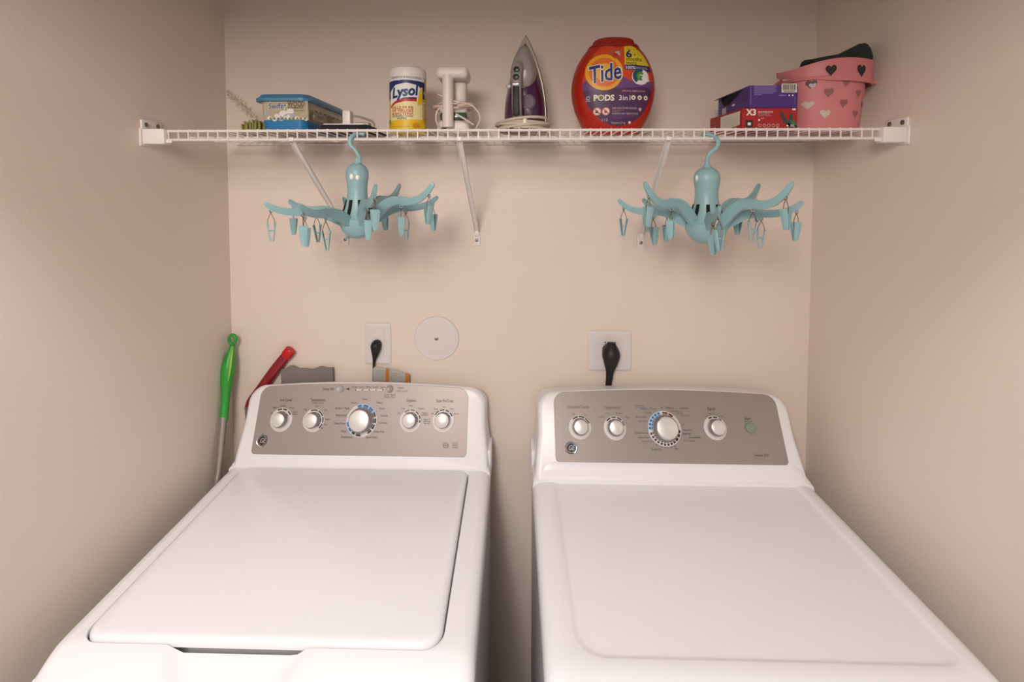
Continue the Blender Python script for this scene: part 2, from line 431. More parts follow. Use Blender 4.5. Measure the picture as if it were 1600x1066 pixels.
for k in range(3): D.text(('COLD', 'SAFE', 'WASH')[k], 711, 692.7+3.4*k, 3.3, INK, 1, w=8.5)
# print laid onto the washer fascia
D.build('panel_lettering', wroot, panel_map(wplane))

# --- dryer
DX0, DX1 = .048, .738
droot = thing('clothes_dryer', 'white clothes dryer with plain flat top and green start button, right of the pair', 'dryer', ((DX0+DX1)/2, -.35, 0))
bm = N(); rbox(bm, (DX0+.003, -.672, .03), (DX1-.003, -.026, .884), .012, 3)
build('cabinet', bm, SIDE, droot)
for x in (DX0+.05, DX1-.05):
    for y in (-.62, -.08): bm = N(); lathe(bm, [(.02, 0), (.02, .012), (.012, .014), (.012, .034)], c=(x, y, 0), n=16); build('foot', bm, BLACK, droot)
bm = N()
def dring(off, z): return [Vector((x, y, z)) for x, y in rrect(DX0+off, DX1-off, -.688+off, -.026-min(off, .002), [.03, .03, .01, .01], 10, 12)]
rings = [dring(o, z) for o, z in ((.002, .872), (0, .880), (0, .894), (.002, .903), (.007, .910), (.015, .9145), (.024, .916), (.034, .9165))]
def pring(o, z): return [Vector((x, y, z)) for x, y in rrect(.098+o, .700-o, -.632+o, -.150-o, [.045, .03, .02, .02], 10, 12)]
rings += [pring(0, .9166), pring(.003, .9156), pring(.008, .9135), pring(.011, .9130), pring(.02, .9130), pring(.12, .9132)]
for i, rg in enumerate(rings):
    for p in rg:
        if p.z > .9: p.z -= .014*sm(-.632, -.70, p.y)
loft(bm, rings, False, True)
build('top_panel', bm, ENAM, droot, 50)
apd = [(-.027, .89), (-.027, .972), (-.140, .966), (-.158, .950), (-.163, .938), (-.166, .928), (-.169, .9215), (-.172, .9195), (-.1735, .912), (-.1735, .89)]
da = ((-.165, .93), (-.065, 1.115)); dplane = plane_frame(*da)
pt, _ = console(droot, .391, .326, None, *da, (.107, .687, .029, .203), .2085, DX0, DX1, -.028, apd)
sd = [(132, 100, BLACKP), (94, 62, BLACKP), (56, 22, INK)]
knob(droot, pt, dplane, 906, 668, .0290, .0172, sd)
knob(droot, pt, dplane, 960.5, 669, .0290, .0172, [(140, 112, BLACKP), (106, 80, INK), (74, 46, BLACKP), (40, 12, INKL)])
big = [(104, 112, BLUEI)] + [(118+14*i, 127+14*i, BLUEI) for i in range(5)] + [(195+13*i, 203+13*i, BLACKP) for i in range(10)] + [(72, 92, REDI), (50, 68, REDI), (-5, -16, BLACKP), (-20, -31, BLACKP), (-36, -46, BLACKP)]
knob(droot, pt, dplane, 1038, 670, .0425, .0265, big, True, [(102, 186)])
knob(droot, pt, dplane, 1117, 669, .0290, .0172, [(122, 100, BLACKP), (94, 70, BLACKP), (64, 44, INKL)])
button(droot, dplane, 1172, 669, .0125, mat('green_grey_button', '7f8a80', .35), 'start_button')
emblem(droot, dplane, 892, 700)
D = Decal()
D.text('Extended Tumble', 904, 636, 6.6, INKL, w=34); D.text('Temperature', 957, 637, 6.6, INKL, w=26); D.text('Signal', 1111, 638.5, 7, INK, w=12)
D.text('Start', 1168, 654, 6, INK, w=10); D.text('Hold 3 Sec', 1169.5, 658.5, 3.4, INKL, w=14)
D.text('Sensor Dry', 1190, 711.5, 6.2, INK, w=22)
for s, x, y, wd in (('Off', 895.5, 647.5, 4), ('On', 914.5, 647.5, 4), ('Delicate', 940, 651.5, 9), ('Low', 949, 645.5, 8), ('Medium', 967, 645.5, 11), ('High', 980, 652, 8),
                    ('Off', 1102.5, 650, 5), ('Medium', 1112, 646.5, 9), ('Loud', 1125.5, 650, 7)):
    D.text(s, x, y, 3.6, INKL, w=wd)
for s, x, y, wd, m in (('Cottons', 999, 633.5, 14, INKL), ('Heavy Duty', 1013, 639, 24, INKL), ('Towels', 1012, 645, 12, INKL), ('Mixed Loads', 1002, 651.5, 16, INKL), ('Easy Care', 1004, 658, 12, INKL),
                    ('Delicates', 1002, 676.5, 20, INK), ('Active Wear', 1006, 683.5, 18, INK), ('Speed Dry', 1012, 689.5, 19, INKL), ('Timed Dry', 1026, 702.5, 18, INK),
                    ('Off', 1034, 637.5, 3, INKL), ('Wrinkle Care', 1046.5, 637.5, 13, INK), ('Casuals', 1069, 637.8, 14, INK), ('Optimum', 1053.5, 642, 12, INKL), ('Less Dry', 1062, 645.5, 10, INKL), ('Warm Up', 1070, 649.3, 14, INKL),
                    ('10', 1067, 663, 3, INKL), ('Damp Dry', 1074, 672, 14, INK), ('Fluff Air', 1073, 678, 13, INK), ('Dewrinkle', 1085.5, 683.5, 18, INK), ('No Heat', 1077, 688.5, 18, INKL),
                    ('60', 1026, 695, 3.5, INK), ('50', 1034, 698, 3.5, INK), ('40 min', 1042, 699.5, 6, INK), ('30', 1049, 698.5, 3.5, INK), ('20', 1054.5, 697.5, 3.5, INK), ('Min', 1057.5, 701.5, 5, INK)):
    D.text(s, x, y, 4.6 if wd > 9 else 3.6, m, w=wd)
D.rect(993, 637, 1010, 637.5, BLUEI, 1)
D.build('panel_lettering', droot, panel_map(dplane))

# ------------------------------------------------------------------ wire shelf
SZ, SY = 1.7705, -.310
shelf = thing('wire_shelf', 'white vinyl coated wire shelf running across the closet between the side walls', 'shelf', (0, 0, SZ))
for nm, y, z, r in (('front_rail', SY, SZ, .0030), ('front_rail', SY, SZ-.0190, .0030), ('support_rail', -.205, SZ-.0046, .0028), ('support_rail', -.105, SZ-.0046, .0028), ('back_rail', -.008, SZ-.0046, .0028)):
    bm = N(); tube(bm, [(-.772, y, z), (.784, y, z)], r, 10); build(nm, bm, WIRE, shelf)
bm = N()
tube(bm, [(0, SY-.0025, SZ-.0205), (0, SY-.0030, SZ-.002), (0, SY-.001, SZ+.0025), (0, SY+.006, SZ+.0012), (0, -.16, SZ), (0, -.006, SZ)], .0016, 6)
first = build('cross_wire', bm, WIRE, shelf)
x = -.7485; k = 0
while x < .757:
    o = first if k == 0 else first.copy()
    if k: COL.objects.link(o)
    o.location.x = x; x += .02172; k += 1
# wall brackets at both ends
for s, xw in ((-1, XL), (1, XR)):
    bm = N(); xi = xw - s*.062
    rbox(bm, (min(xi+s*.012, xw), SY-.013, SZ-.029), (max(xi+s*.012, xw), SY+.012, SZ+.004), .003, 2)
    rbox(bm, (min(xw-s*.004, xw), SY-.020, SZ-.033), (max(xw-s*.004, xw), SY+.05, SZ+.006), .0015, 1)
    rbox(bm, (min(xw-s*.005, xw), SY-.016, SZ+.002), (max(xw-s*.005, xw), SY+.045, SZ+.024), .002, 2)
    rbox(bm, (min(xi, xi+s*.013), SY-.006, SZ-.026), (max(xi, xi+s*.013), SY-.0035, SZ-.018), .0008, 1)
    br = build('end_bracket', bm, WHITE, shelf, label='white moulded end bracket screwed to the side wall')
    for yy in (SY-.004, SY+.032):
        bm = N(); lathe(bm, [(.0052, 0), (.0050, .0018), (.003, .0028), (.0001, .0030)], n=14, M=Matrix.Rotation(-s*PI/2, 4, 'Y'), c=(xw-s*.005, yy, SZ+.0135)); build('screw', bm, SCREW, br)
# diagonal braces
for (tx, ty), (fx, fy) in (((457, 219), (540, 372)), ((718, 219), (745, 373)), ((1044, 219), (1001, 377))):
    a = at(tx, ty, SY+.004); b = at(fx, fy-12, -.007); foot = at(fx, fy, 0)
    a.z = SZ-.020
    bm = N(); d = (b-a).normalized(); u = Vector((1, 0, 0)); u = (u-d*u.dot(d)).normalized(); v = d.cross(u)
    prof = [(-.0065, 0), (-.0060, .0055), (-.0048, .0058), (-.0044, .0018), (.0044, .0018), (.0048, .0058), (.0060, .0055), (.0065, 0)]
    loft(bm, [[p+u*x+v*y for x, y in prof] for p in (a+Vector((0, 0, .002)), a+d*.02, b-d*.005, b)], True, True)
    # hook over the rail
    rbox(bm, a+Vector((-.0055, -.0085, -.003)), a+Vector((.0055, .003, .006)), .002, 2)
    # foot plate on the wall
    rbox(bm, (foot.x-.0095, -.004, foot.z-.020), (foot.x+.0095, 0, foot.z+.020), .0015, 2)
    rbox(bm, (foot.x-.0065, -.010, foot.z+.008), (foot.x+.0065, -.002, foot.z+.024), .002, 2)
    bo = build('brace', bm, WHITE, shelf, label='white diagonal steel brace screwed to the back wall')
    bm = N(); lathe(bm, [(.0046, 0), (.0044, .0014), (.0026, .0024), (.0001, .0026)], n=14, M=Matrix.Rotation(PI/2, 4, 'X'), c=(foot.x, -.004, foot.z-.004)); build('screw', bm, SCREW, bo)
TOP = SZ + .0018

# ------------------------------------------------------------------ octopus clip hangers
def hanger(label, cx, cy, off, tips, bz, eyes, hookpx, wide):
    root = thing('clip_hanger', label, 'laundry hanger', (cx, cy, bz), 'octopus clip hangers under the shelf')
    bm = N(); k = wide
    prof = [(.0001, .1625), (.006, .1622), (.012, .160), (.0185, .155), (.0232, .146), (.0242, .137), (.0230, .127), (.0212, .115), (.0208, .103), (.0222, .088), (.0258, .070), (.0310, .055), (.0365, .0455), (.0385, .0435)]
    lathe(bm, [(r*k, z) for r, z in prof[::-1]], c=(cx, cy, bz), n=40); body = build('body', bm, OCT, root, 40)
    bm = N(); lathe(bm, [(r*k, z) for r, z in [(.0001, .0), (.012, .001), (.024, .007), (.033, .018), (.038, .030), (.0395, .0395), (.0395, .0432), (.0375, .0434)]], c=(cx, cy, bz), n=40); build('lower_bowl', bm, OCT, root, 40)
    # hook
    bm = N(); pts = []
    for i, (px, py) in enumerate(hookpx): 
        p = at(px, py, cy); pts.append(p)
    n = len(pts)
    for i in range(n):
        t = i/(n-1); pts[i].y = cy + (.012 if t > .8 else 0) - .008*math.sin(PI*min(1, t*1.2))
    tube(bm, pts, [.0052, .0046, .0042, .0044, .0046, .0044, .0040], 10, smooth=5); 
    lathe(bm, [(.009, .158), (.0085, .164), (.006, .1665), (.005, .172)], c=(cx, cy, bz), n=20)
    build('hook', bm, OCT, root, 40)
    for j in range(8):
        bm = N(); a = R(off+45*j); M = Matrix.Translation((cx, cy, bz)) @ Matrix.Rotation(a, 4, 'Z')
        sl = [(.0385, .045), (.0325, .0555), (.0275, .068), (.0232, .084)]
        loft(bm, [[M @ Vector((r*k+q, w_, z)) for q, w_ in ((.0008, -.0036), (.0008, .0036), (-.004, .0036), (-.004, -.0036))] for r, z in sl], True, True)
        build('arm_slot', bm, DARK, root)
    for j, (tx, ty) in enumerate(tips):
        a = R(off+45*j); ca, sa = math.cos(a), math.sin(a); L = .180
        tipp = Vector((cx+ca*L, cy+sa*L, 0)); dz = ray(tx, ty); z = CAM.z + dz.z*((tipp.y-CAM.y)/dz.y) - .004
        zb = bz+.036
        zz = lambda t: zb+(z-zb)*t
        pr = [(.030, zb), (.048, zz(.22)), (.070, zz(.46)), (.094, zz(.58)), (.120, zz(.56)), (.146, zz(.62)), (.165, zz(.78)), (.177, zz(.96)), (.181, zz(1.0)+.003)]
        P = [Vector((cx+ca*r, cy+sa*r, q)) for r, q in pr]
        bm = N(); rad = [.0098, .0100, .0098, .0090, .0080, .0070, .0058, .0048, .0030]
        PP = catmull(P, 5); RR = [v.x for v in catmull([Vector((q, 0, 0)) for q in rad], 5)]
        side = Vector((-sa, ca, 0)); prof_ = [(-.42, -1), (.42, -1), (.66, -.35), (.72, .55), (.84, .78), (.80, 1.0), (.58, 1.0), (.42, .66), (0, .58), (-.42, .66), (-.58, 1.0), (-.80, 1.0), (-.84, .78), (-.72, .55), (-.66, -.35)]
        rg = []
        for i_, p in enumerate(PP):
            tt = (PP[min(i_+1, len(PP)-1)]-PP[max(i_-1, 0)]).normalized(); upv = side.cross(tt) if side.cross(tt).z > 0 else tt.cross(side)
            rg.append([p+side*(x_*RR[i_])+upv*(y_*RR[i_]) for x_, y_ in prof_])
        loft(bm, rg, True, True)
        # small eyelets underneath
        for r, q, rr in ((.170, zz(.84), .0055), (.106, zz(.57), .009)):
            e = Vector((cx+ca*r, cy+sa*r, q-rr-.0025))
            tube(bm, [e+Vector((ca*.0032*math.cos(t), sa*.0032*math.cos(t), .0032*math.sin(t))) for t in [2*PI*i/10 for i in range(10)]], .0012, 6, closed=True)
        build('arm', bm, OCT, root, 40)
        for r, q, rr in ((.170, zz(.84), .0055), (.106, zz(.57), .009)):
            e = Vector((cx+ca*r, cy+sa*r, q-rr-.0045)); clip(root, e, random.uniform(0, PI), j)
    for px, py in eyes:
        bm = N(); d = ray(px, py); best = None
        # drop the eye onto the head surface
        for s in range(900, 1300):
            p = CAM+d*(s/1000)
            rr = math.hypot(p.x-cx, p.y-cy); hz = p.z-bz
            if .10 < hz < .16 and rr < .0236*k: best = p; break
        if best is None: continue
        nrm = Vector((best.x-cx, best.y-cy, 0)).normalized(); M = Matrix.Translation(best) @ nrm.to_track_quat('Z', 'Y').to_matrix().to_4x4()
        lathe(bm, [(.0050, -.001), (.0048, .0008), (.0030, .0017), (.0001, .0020)], n=16, M=M, sx=.8, sy=1.2)
        build('eye', bm, mat('white_eye', 'f2eeea', .4), root)
CLIP = None
def clip(root, e, yaw, j):
    global CLIP
    if CLIP is None:
        b1 = N()
        for s in (-1, 1):
            prof = [(.0075, -.0), (.0078, -.004), (.0068, -.020), (.0048, -.036), (.0030, -.0385)]
            rings = []
            for h, zz in prof:
                x0 = s*(.0012+.0052*max(0, 1+zz/.036)); x1 = x0+s*.0022
                rings.append([Vector((x0, -h, zz)), Vector((x1, -h*.92, zz)), Vector((x1+s*.0008, 0, zz)), Vector((x1, h*.92, zz)), Vector((x0, h, zz))])
            loft(b1, rings, True, True)
        tube(b1, [(-.004, 0, -.017), (.004, 0, -.017)], .0016, 6)
        me1 = bpy.data.meshes.new('clip'); bmesh.ops.recalc_face_normals(b1, faces=b1.faces); b1.to_mesh(me1); b1.free(); me1.materials.append(OCT2)
        b2 = N()
        tube(b2, [(0, .0030*math.cos(t), .0195+.0030*math.sin(t)) for t in [2*PI*i/10 for i in range(10)]], .0008, 6, closed=True)
        tube(b2, [(-.0050, 0, -.010), (-.0062, 0, .002), (-.003, 0, .012), (0, 0, .0168), (.003, 0, .012), (.0062, 0, .002), (.0050, 0, -.010)], .0007, 6, smooth=3)
        me2 = bpy.data.meshes.new('wire_loop'); b2.to_mesh(me2); b2.free(); me2.materials.append(COPPER)
        CLIP = (me1, me2)
    o = bpy.data.objects.new('clip', CLIP[0]); COL.objects.link(o); o.parent = root
    T = e + Vector((0, 0, -.0205))
    o.location = T - Vector(root.location); o.rotation_euler = (random.uniform(-.08, .08), random.uniform(-.08, .08), yaw)
    w2 = bpy.data.objects.new('wire_loop', CLIP[1]); COL.objects.link(w2); w2.parent = o
hanger('pale aqua octopus-shaped clip hanger with white eyes, left one, near the blue-lidded tub', -.336, -.316, 28,
       [(684, 306), (624, 287), (541, 308), (457, 312), (420, 315), (480, 318), (590, 288), (670, 285)], 1.538,
       [(549, 276), (558.5, 277)], [(562, 254), (561.5, 244), (556, 234), (549, 226), (549.5, 215), (556, 208), (567, 209)], 1.0)
hanger('pale aqua octopus-shaped clip hanger, right one, below the red and purple boxes', .408, -.316, 31,
       [(1178, 287), (1086, 305), (1003, 310), (965, 311), (1014, 284), (1116, 322), (1236, 284), (1254, 314)], 1.529,
       [(1089, 278)], [(1105, 253), (1105, 244), (1110, 237), (1118, 230), (1120, 219), (1114, 210), (1100, 209)], 1.10)

# ------------------------------------------------------------------ things on the shelf
YEL = mat('yellow_print', 'e0b61e', .45); NAVY = mat('navy_print', '1b2a68', .45); REDP = mat('red_print', 'b32028', .45)
CREAM = mat('cream_print', 'e4dccb', .5); WHP = mat('white_print', 'e8e6e4', .5); GREYP = mat('pale_grey_print', 'b6aeb4', .5)

# blue-lidded wipes tub
tb = thing('wipes_tub', 'clear rectangular tub of wood wipes with blue lid and blue base band', 'tub', (-.508, -.163, TOP))
def trr(off, z, dz=0): return [Vector((x, y, z)) for x, y in rrect(-.568-off, -.452+off, -.290-off, -.040+off, .022+off*.5, 6)]
TUBP = mat('clear_tub_plastic', 'b3ab98', .3, noise=.05); TUBB = mat('blue_tub_band', '1c6fa4', .35); TUBL = mat('blue_lid', '3f7699', .4)
bm = N(); loft(bm, [trr(-.016, TOP), trr(-.010, TOP+.002), trr(-.004, TOP+.068)], True, True); build('container', bm, TUBP, tb, 40)
bm = N(); loft(bm, [trr(-.0155, TOP+.0004), trr(-.0095, TOP+.002), trr(-.0070, TOP+.0245), trr(-.0085, TOP+.0250)], False, False); build('base_band', bm, TUBB, tb, 40)
bm = N(); loft(bm, [trr(-.002, TOP+.0655), trr(.005, TOP+.0655), trr(.0055, TOP+.072), trr(.001, TOP+.075), trr(-.003, TOP+.081), trr(-.012, TOP+.082)], True, True); build('lid', bm, TUBL, tb, 40)
D = Decal(); FLW = mat('label_flower_print', 'd4d0c8', .5); FLW2 = mat('label_lilac_print', '9d9cb4', .5); GRN = mat('label_green_print', '5d7a4a', .5); BRN = mat('label_brown_print', '3e2a18', .5); TAN = mat('label_tan_print', 'a89a7c', .5)
D.rect(414, 157, 480, 187, TAN, 0)
for cx, cy, r, m in ((419, 184, 4, FLW), (431, 181, 5, FLW), (441, 177, 7, FLW), (452, 173, 6, FLW), (447, 182, 6, FLW), (427, 187, 4, FLW), (437, 186, 4, FLW2), (415, 177, 4, FLW2), (455, 180, 4, FLW2), (462, 184, 4, FLW), (470, 185, 3, FLW), (476, 187, 2.5, FLW)):
    D.circ(cx, min(cy, 187-r*.2), r, m, 1, 8, ry=r*.75)
for x in range(418, 476, 6): D.poly([(x, 186), (x+3, 182), (x+5, 187)], GRN, 2)
D.text('Swiffer', 431, 165, 13, WHP, 2, shear=.3, bold=.5, w=31, rot=2); D.text('Swiffer', 431, 165, 12.5, NAVY, 3, shear=.3, bold=.16, w=29, rot=2)
D.text('WOOD', 462, 162, 10, BRN, 3, bold=.15, w=27); D.text('BOIS-MADERA', 461, 167.5, 5, BRN, 3, w=24); D.text('wet cloths', 466, 172, 3.6, GRN, 3, w=18)
def tubf(u, v, l):
    p = at(u, v, -.291); t = (p.z-TOP)/.062; return Vector((p.x, -.290+.010-.006*t-.0016-.0002*l, p.z))
D.build('label', tb, tubf)
D = Decal()
# side label laid out in metres (distance from the front, height)
D.rect(.028, .028, .225, .056, TAN, 0)
D.text('Swiffer', .085, .042, .017, WHP, 2, shear=.3, bold=.0006, w=.055); D.text('Swiffer', .085, .042, .017, NAVY, 3, shear=.3, w=.053)
D.text('WOOD', .145, .047, .012, BRN, 3, w=.045); D.text('BOIS', .145, .037, .010, BRN, 3, w=.04)
D.circ(.040, .044, .009, GRN, 2, 12, ry=.008); D.circ(.043, .046, .005, CREAM, 3, 10)
for k in range(6): D.circ(.06+.028*k, .032, .008, (BRN, GRN)[k % 2], 1, 8, ry=.003)
D.build('side_label', tb, lambda u, v, l: Vector((-.452-.0095+.0055*((v)/.062)+.0012+.0002*l, -.290+u, TOP+v)) if True else None)
# v runs upward here, so the text map above is mirrored back
for o in [c for c in tb.children if c.name.startswith('side_label')]:
    for v in o.data.vertices: v.co.z = 2*(TOP+.042)-v.co.z

# fluffy duster beside the tub
du = thing('hand_duster', 'pale wispy duster head with short olive green bristles, left of the blue-lidded tub', 'duster', (-.62, -.2, TOP))
FLUF = mat('pale_fluff', 'bcae9c', .9, noise=.1); OLV = mat('olive_bristle', '8f8c48', .8, noise=.2, nscale=200)
bm = N()
for i in range(46):
    x = random.uniform(-.640, -.594); y = random.uniform(-.215, -.185); h = random.uniform(.030, .040)*(1-.25*abs((x+.617)/.023))
    tube(bm, [(x, y, TOP+.003), (x+(x+.617)*.15, y, TOP+h)], [.0026, .0020], 5)
tag(build('bristles', bm, OLV, du), kind='stuff')
bm = N(); rbox(bm, (-.642, -.218, TOP), (-.592, -.182, TOP+.006), .002, 2); build('base', bm, OLV, du)
bm = N()
for i in range(260):
    t = random.random(); c = Vector((-.612-.072*t, -.200, TOP+.040+.064*t)); d = Vector((random.gauss(-.5, .5), random.gauss(0, .5), random.gauss(.2, .6))).normalized()
    r = .008+.009*math.sin(PI*t)
    tube(bm, [c, c+d*r*.6+Vector((0, 0, .001)), c+d*r], [.0006, .0005, .0002], 3)
tag(build('fluff', bm, FLUF, du), kind='stuff')
bm = N(); tube(bm, [(-.612, -.2, TOP+.004), (-.614, -.2, TOP+.040), (-.650, -.2, TOP+.072), (-.682, -.2, TOP+.102)], [.003, .003, .0022, .0015], 8, smooth=4); build('stem', bm, FLUF, du)

# sweeper pad with upright bracket
sw = thing('sweeper_pad', 'flat black sweeper pad with white plate and upright bracket, right of the wipes tub', 'sweeper head', (-.375, -.18, TOP))
bm = N()
def pr_(x0, x1, y0, y1, z, r=.006): return [Vector((x, y, z)) for x, y in rrect(x0, x1, y0, y1, r, 3)]
loft(bm, [pr_(-.438, -.308, -.262, -.10, TOP), pr_(-.440, -.300, -.264, -.09, TOP+.003), pr_(-.436, -.330, -.258, -.11, TOP+.0175)], True, True); build('pad', bm, mat('black_pad', '15151c', .8), sw, 40)
bm = N(); loft(bm, [pr_(-.434, -.338, -.255, -.115, TOP+.0177), pr_(-.434, -.338, -.255, -.115, TOP+.0198)], True, True); build('plate', bm, WHITE, sw, 40)
bm = N(); rbox(bm, (-.402, -.215, TOP+.0195), (-.383, -.190, TOP+.056), .003, 2); build('bracket', bm, WHITE, sw)
bm = N(); tube(bm, [(-.384, -.198, TOP+.046), (-.368, -.185, TOP+.044), (-.347, -.165, TOP+.037), (-.342, -.160, TOP+.030), (-.342, -.160, TOP+.016)], .0030, 8, smooth=3)
rbox(bm, (-.380, -.190, TOP+.0195), (-.346, -.165, TOP+.032), .004, 2); build('hinge_frame', bm, mat('clear_grey_plastic', 'b3a596', .3), sw)

# wipes canister
cx, cy, cr = -.2485, -.205, .0425
ca_ = thing('wipes_canister', 'white-capped cylindrical canister of lemon disinfecting wipes with yellow and blue label', 'canister', (cx, cy, TOP))
bm = N(); lathe(bm, [(cr-.003, TOP), (cr-.0005, TOP+.003), (cr, TOP+.006), (cr, TOP+.130), (cr-.002, TOP+.133)], c=(cx, cy, 0), n=64); build('canister_body', bm, YEL, ca_, 40)
bm = N(); lathe(bm, [(cr+.0004, TOP+.128), (cr+.0010, TOP+.131), (cr+.0008, TOP+.146), (cr-.002, TOP+.1500), (cr-.010, TOP+.1530), (cr-.012, TOP+.1560), (.0001, TOP+.1565)], c=(cx, cy, 0), n=64); build('cap', bm, WHITE, ca_, 40)
D = Decal(); u0, u1 = 606.5, 664.5
LY = mat('pale_yellow_print', 'e8d9a0', .5); GOLD = mat('gold_print', 'c98a16', .5)
D.rect(u0, 115, u1, 123, WHP, 1); D.poly([(u0, 114.5), (620, 112.6), (635, 112), (650, 112.6), (u1, 114.5), (u1, 116), (650, 114), (635, 113.4), (620, 114), (u0, 116)], NAVY, 2)
D.text('DISINFECTS & DEODORIZES', 635, 118.3, 4.2, NAVY, 2, w=40)
D.poly([(u0, 124), (620, 122.6), (635, 122), (650, 122.6), (u1, 124), (u1, 150), (656, 150), (656, 170), (620, 170), (613, 150), (u0, 153)], NAVY, 1)
D.rect(u0, 152, u1, 200, YEL, 0); D.poly([(612, 152), (622, 148), (648, 146), (656, 146), (657, 190), (612, 190)], LY, 2)
D.poly([(613, 140), (622, 130), (636, 126.5), (650, 130), (656, 137), (650, 148), (632, 150), (622, 156), (614, 158)], WHP, 3)
D.poly([(654, 132), (657, 132), (657, 158), (649, 161), (651, 142)], YEL, 3)
D.text('Lysol', 632, 140, 22, BLUEI, 4, rot=10, shear=.35, bold=.9, w=36); D.text('Lysol', 632, 140, 22, NAVY, 5, rot=10, shear=.35, bold=.45, w=35)
D.poly([(613, 163), (622, 155), (633, 151.5), (648, 151), (648, 155), (634, 155.5), (623, 158.5), (613.5, 165)], REDP, 5)
D.poly([(627, 152.5), (634, 149.5), (648, 148.5), (648, 151), (634, 151.7)], NAVY, 5)
for k, t in enumerate(('KILLS 99.9%', 'OF VIRUSES', '& BACTERIA')): D.text(t, 630.5, 165+4.7*k, 5.6, REDP, 4, bold=.1, w=27)
D.text('DISINFECTING', 630.5, 178.4, 3.8, NAVY, 4, w=26); D.text('WIPES', 630.5, 182, 4.4, NAVY, 4, bold=.08, w=12)
D.poly([(u0, 186), (630, 184), (u1, 183), (u1, 200), (u0, 200)], YEL, 3); D.text('Lemon & Lime', 629, 194, 4.2, GOLD, 4, w=22)
for k in range(5): D.rect(656, 155+5.6*k, u1-.5, 158.2+5.6*k, CREAM, 4); D.text('KILLS', 660.5, 156.6+5.6*k, 3.2, INKL, 5, w=7)
D.circ(610, 186, 2.6, GRN, 4, 10, ry=4); D.circ(648, 193, 5, GOLD, 4, 14); D.circ(661.5, 140, 3, GREYP, 3, 12)
def canf(u, v, l):
    p = at(u, v, cy-cr*.7); x = max(-1, min(1, (p.x-cx)/(cr*1.0))); a = x*1.30
    rr = cr+.0003+.00022*l
    return Vector((cx+math.sin(a)*rr, cy-math.cos(a)*rr, min(TOP+.1275, max(TOP+.006, p.z-.006))))
D.build('label', ca_, canf, step=2.5)

# handheld garment steamer
st = thing('garment_steamer', 'small white handheld garment steamer with green water window and looped cord', 'steamer', (-.138, -.2, TOP))
WHS = mat('steamer_white', 'ded2cb', .4)
bm = N(); rbox(bm, (-.176, -.235, TOP), (-.102, -.165, TOP+.030), .008, 3); rbox(bm, (-.171, -.228, TOP+.046), (-.108, -.168, TOP+.075), .008, 3); rbox(bm, (-.150, -.215, TOP+.07), (-.110, -.172, TOP+.125), .010, 3)
build('housing', bm, WHS, st)
bm = N(); rbox(bm, (-.170, -.229, TOP+.029), (-.108, -.171, TOP+.048), .004, 2); build('water_tank', bm, mat('dark_green_tank', '33503f', .15), st)
bm = N(); lathe(bm, [(.0125, 0), (.0130, .004), (.0125, .110), (.012, .118)], c=(-.149, -.245, TOP+.012), n=28); build('handle', bm, WHS, st, 40)
bm = N(); rbox(bm, (-.175, -.255, TOP+.122), (-.103, -.170, TOP+.149), .010, 4); rbox(bm, (-.158, -.225, TOP+.147), (-.120, -.185, TOP+.154), .004, 3); build('steam_head', bm, WHS, st)
bm = N()
C0 = Vector((-.135, -.205, TOP+.045))
pts = []
for i in range(46):
    a = i/46*2*PI*3; k = 1+.12*math.sin(i*.9)
    pts.append(Vector((-.139+.046*k*math.cos(a), -.20+.044*math.sin(a), TOP+.058+.011*(i/46)+.004*math.sin(2.3*a))))
tube(bm, pts, .0019, 8, smooth=2)
tube(bm, [at(694, 166, -.25), at(684, 172, -.26), at(681, 186, -.262), at(686, 200, -.25)], .0018, 8, smooth=6)
tube(bm, [at(715, 164, -.255), at(732, 163, -.262), at(745, 172, -.265), at(750, 186, -.262), at(744, 201, -.25)], .0018, 8, smooth=6)
tube(bm, [at(712, 178, -.262), at(726, 186, -.262), at(740, 195, -.255)], .0022, 8, smooth=4)
tube(bm, [at(684, 147, -.23), at(690, 150, -.235), at(697, 152, -.235)], .0018, 8, smooth=3)
build('power_cord', bm, mat('cream_cord', 'd8c4b6', .5), st)
bm = N(); lathe(bm, [(.0062, 0), (.0058, .0015), (.0001, .0016)], n=20, M=Matrix.Rotation(PI/2, 4, 'X'), c=(-.160, -.2352, TOP+.010)); build('dial', bm, BLACK, st)

# steam iron standing on its heel
ir = thing('steam_iron', 'purple and silver steam iron standing on its heel with cord wrapped round', 'iron', (.026, -.17, TOP))
MI = Matrix.Translation((.026, -.165, TOP)) @ Matrix.Rotation(R(-10), 4, 'Z')
def iout(k, z0, zt, w, y):  # pointed sole outline, z up
    o = []
    H = zt-z0
    for i in range(25):
        t = i/24; ww = w*math.sin(PI/2*min(1, (1-t)*1.15))**.8 if t < 1 else 0
        o.append((ww, z0+H*t))
    pts = [(x, z) for x, z in o] + [(-x, z) for x, z in o[-2::-1]]
    return [MI @ Vector((x, y, z)) for x, z in pts]
SOLE = mat('iron_grey_skirt', '958a80', .35, metal=.4); PURP = mat('iron_purple', '4a2346', .2, coat=.5, noise=.05); NOSE = mat('iron_silver_shroud', 'a39a98', .35, metal=.2)
bm = N(); loft(bm, [iout(1, .014, .243, .050, .030), iout(1, .010, .247, .053, .026), iout(1, .010, .247, .053, .018), iout(1, .012, .243, .051, .010)], True, True, fan=True); build('soleplate', bm, SOLE, ir, 40)
bm = N(); loft(bm, [iout(1, .014, .225, .0500, .010), iout(1, .016, .215, .0480, -.006), iout(1, .020, .185, .042, -.022), iout(1, .026, .160, .034, -.034), iout(1, .036, .13, .022, -.040)], True, True, fan=True)
rbox(bm, (-.046, -.030, .008), (.046, .012, .040), .012, 3, M=MI)
build('body', bm, PURP, ir, 40)
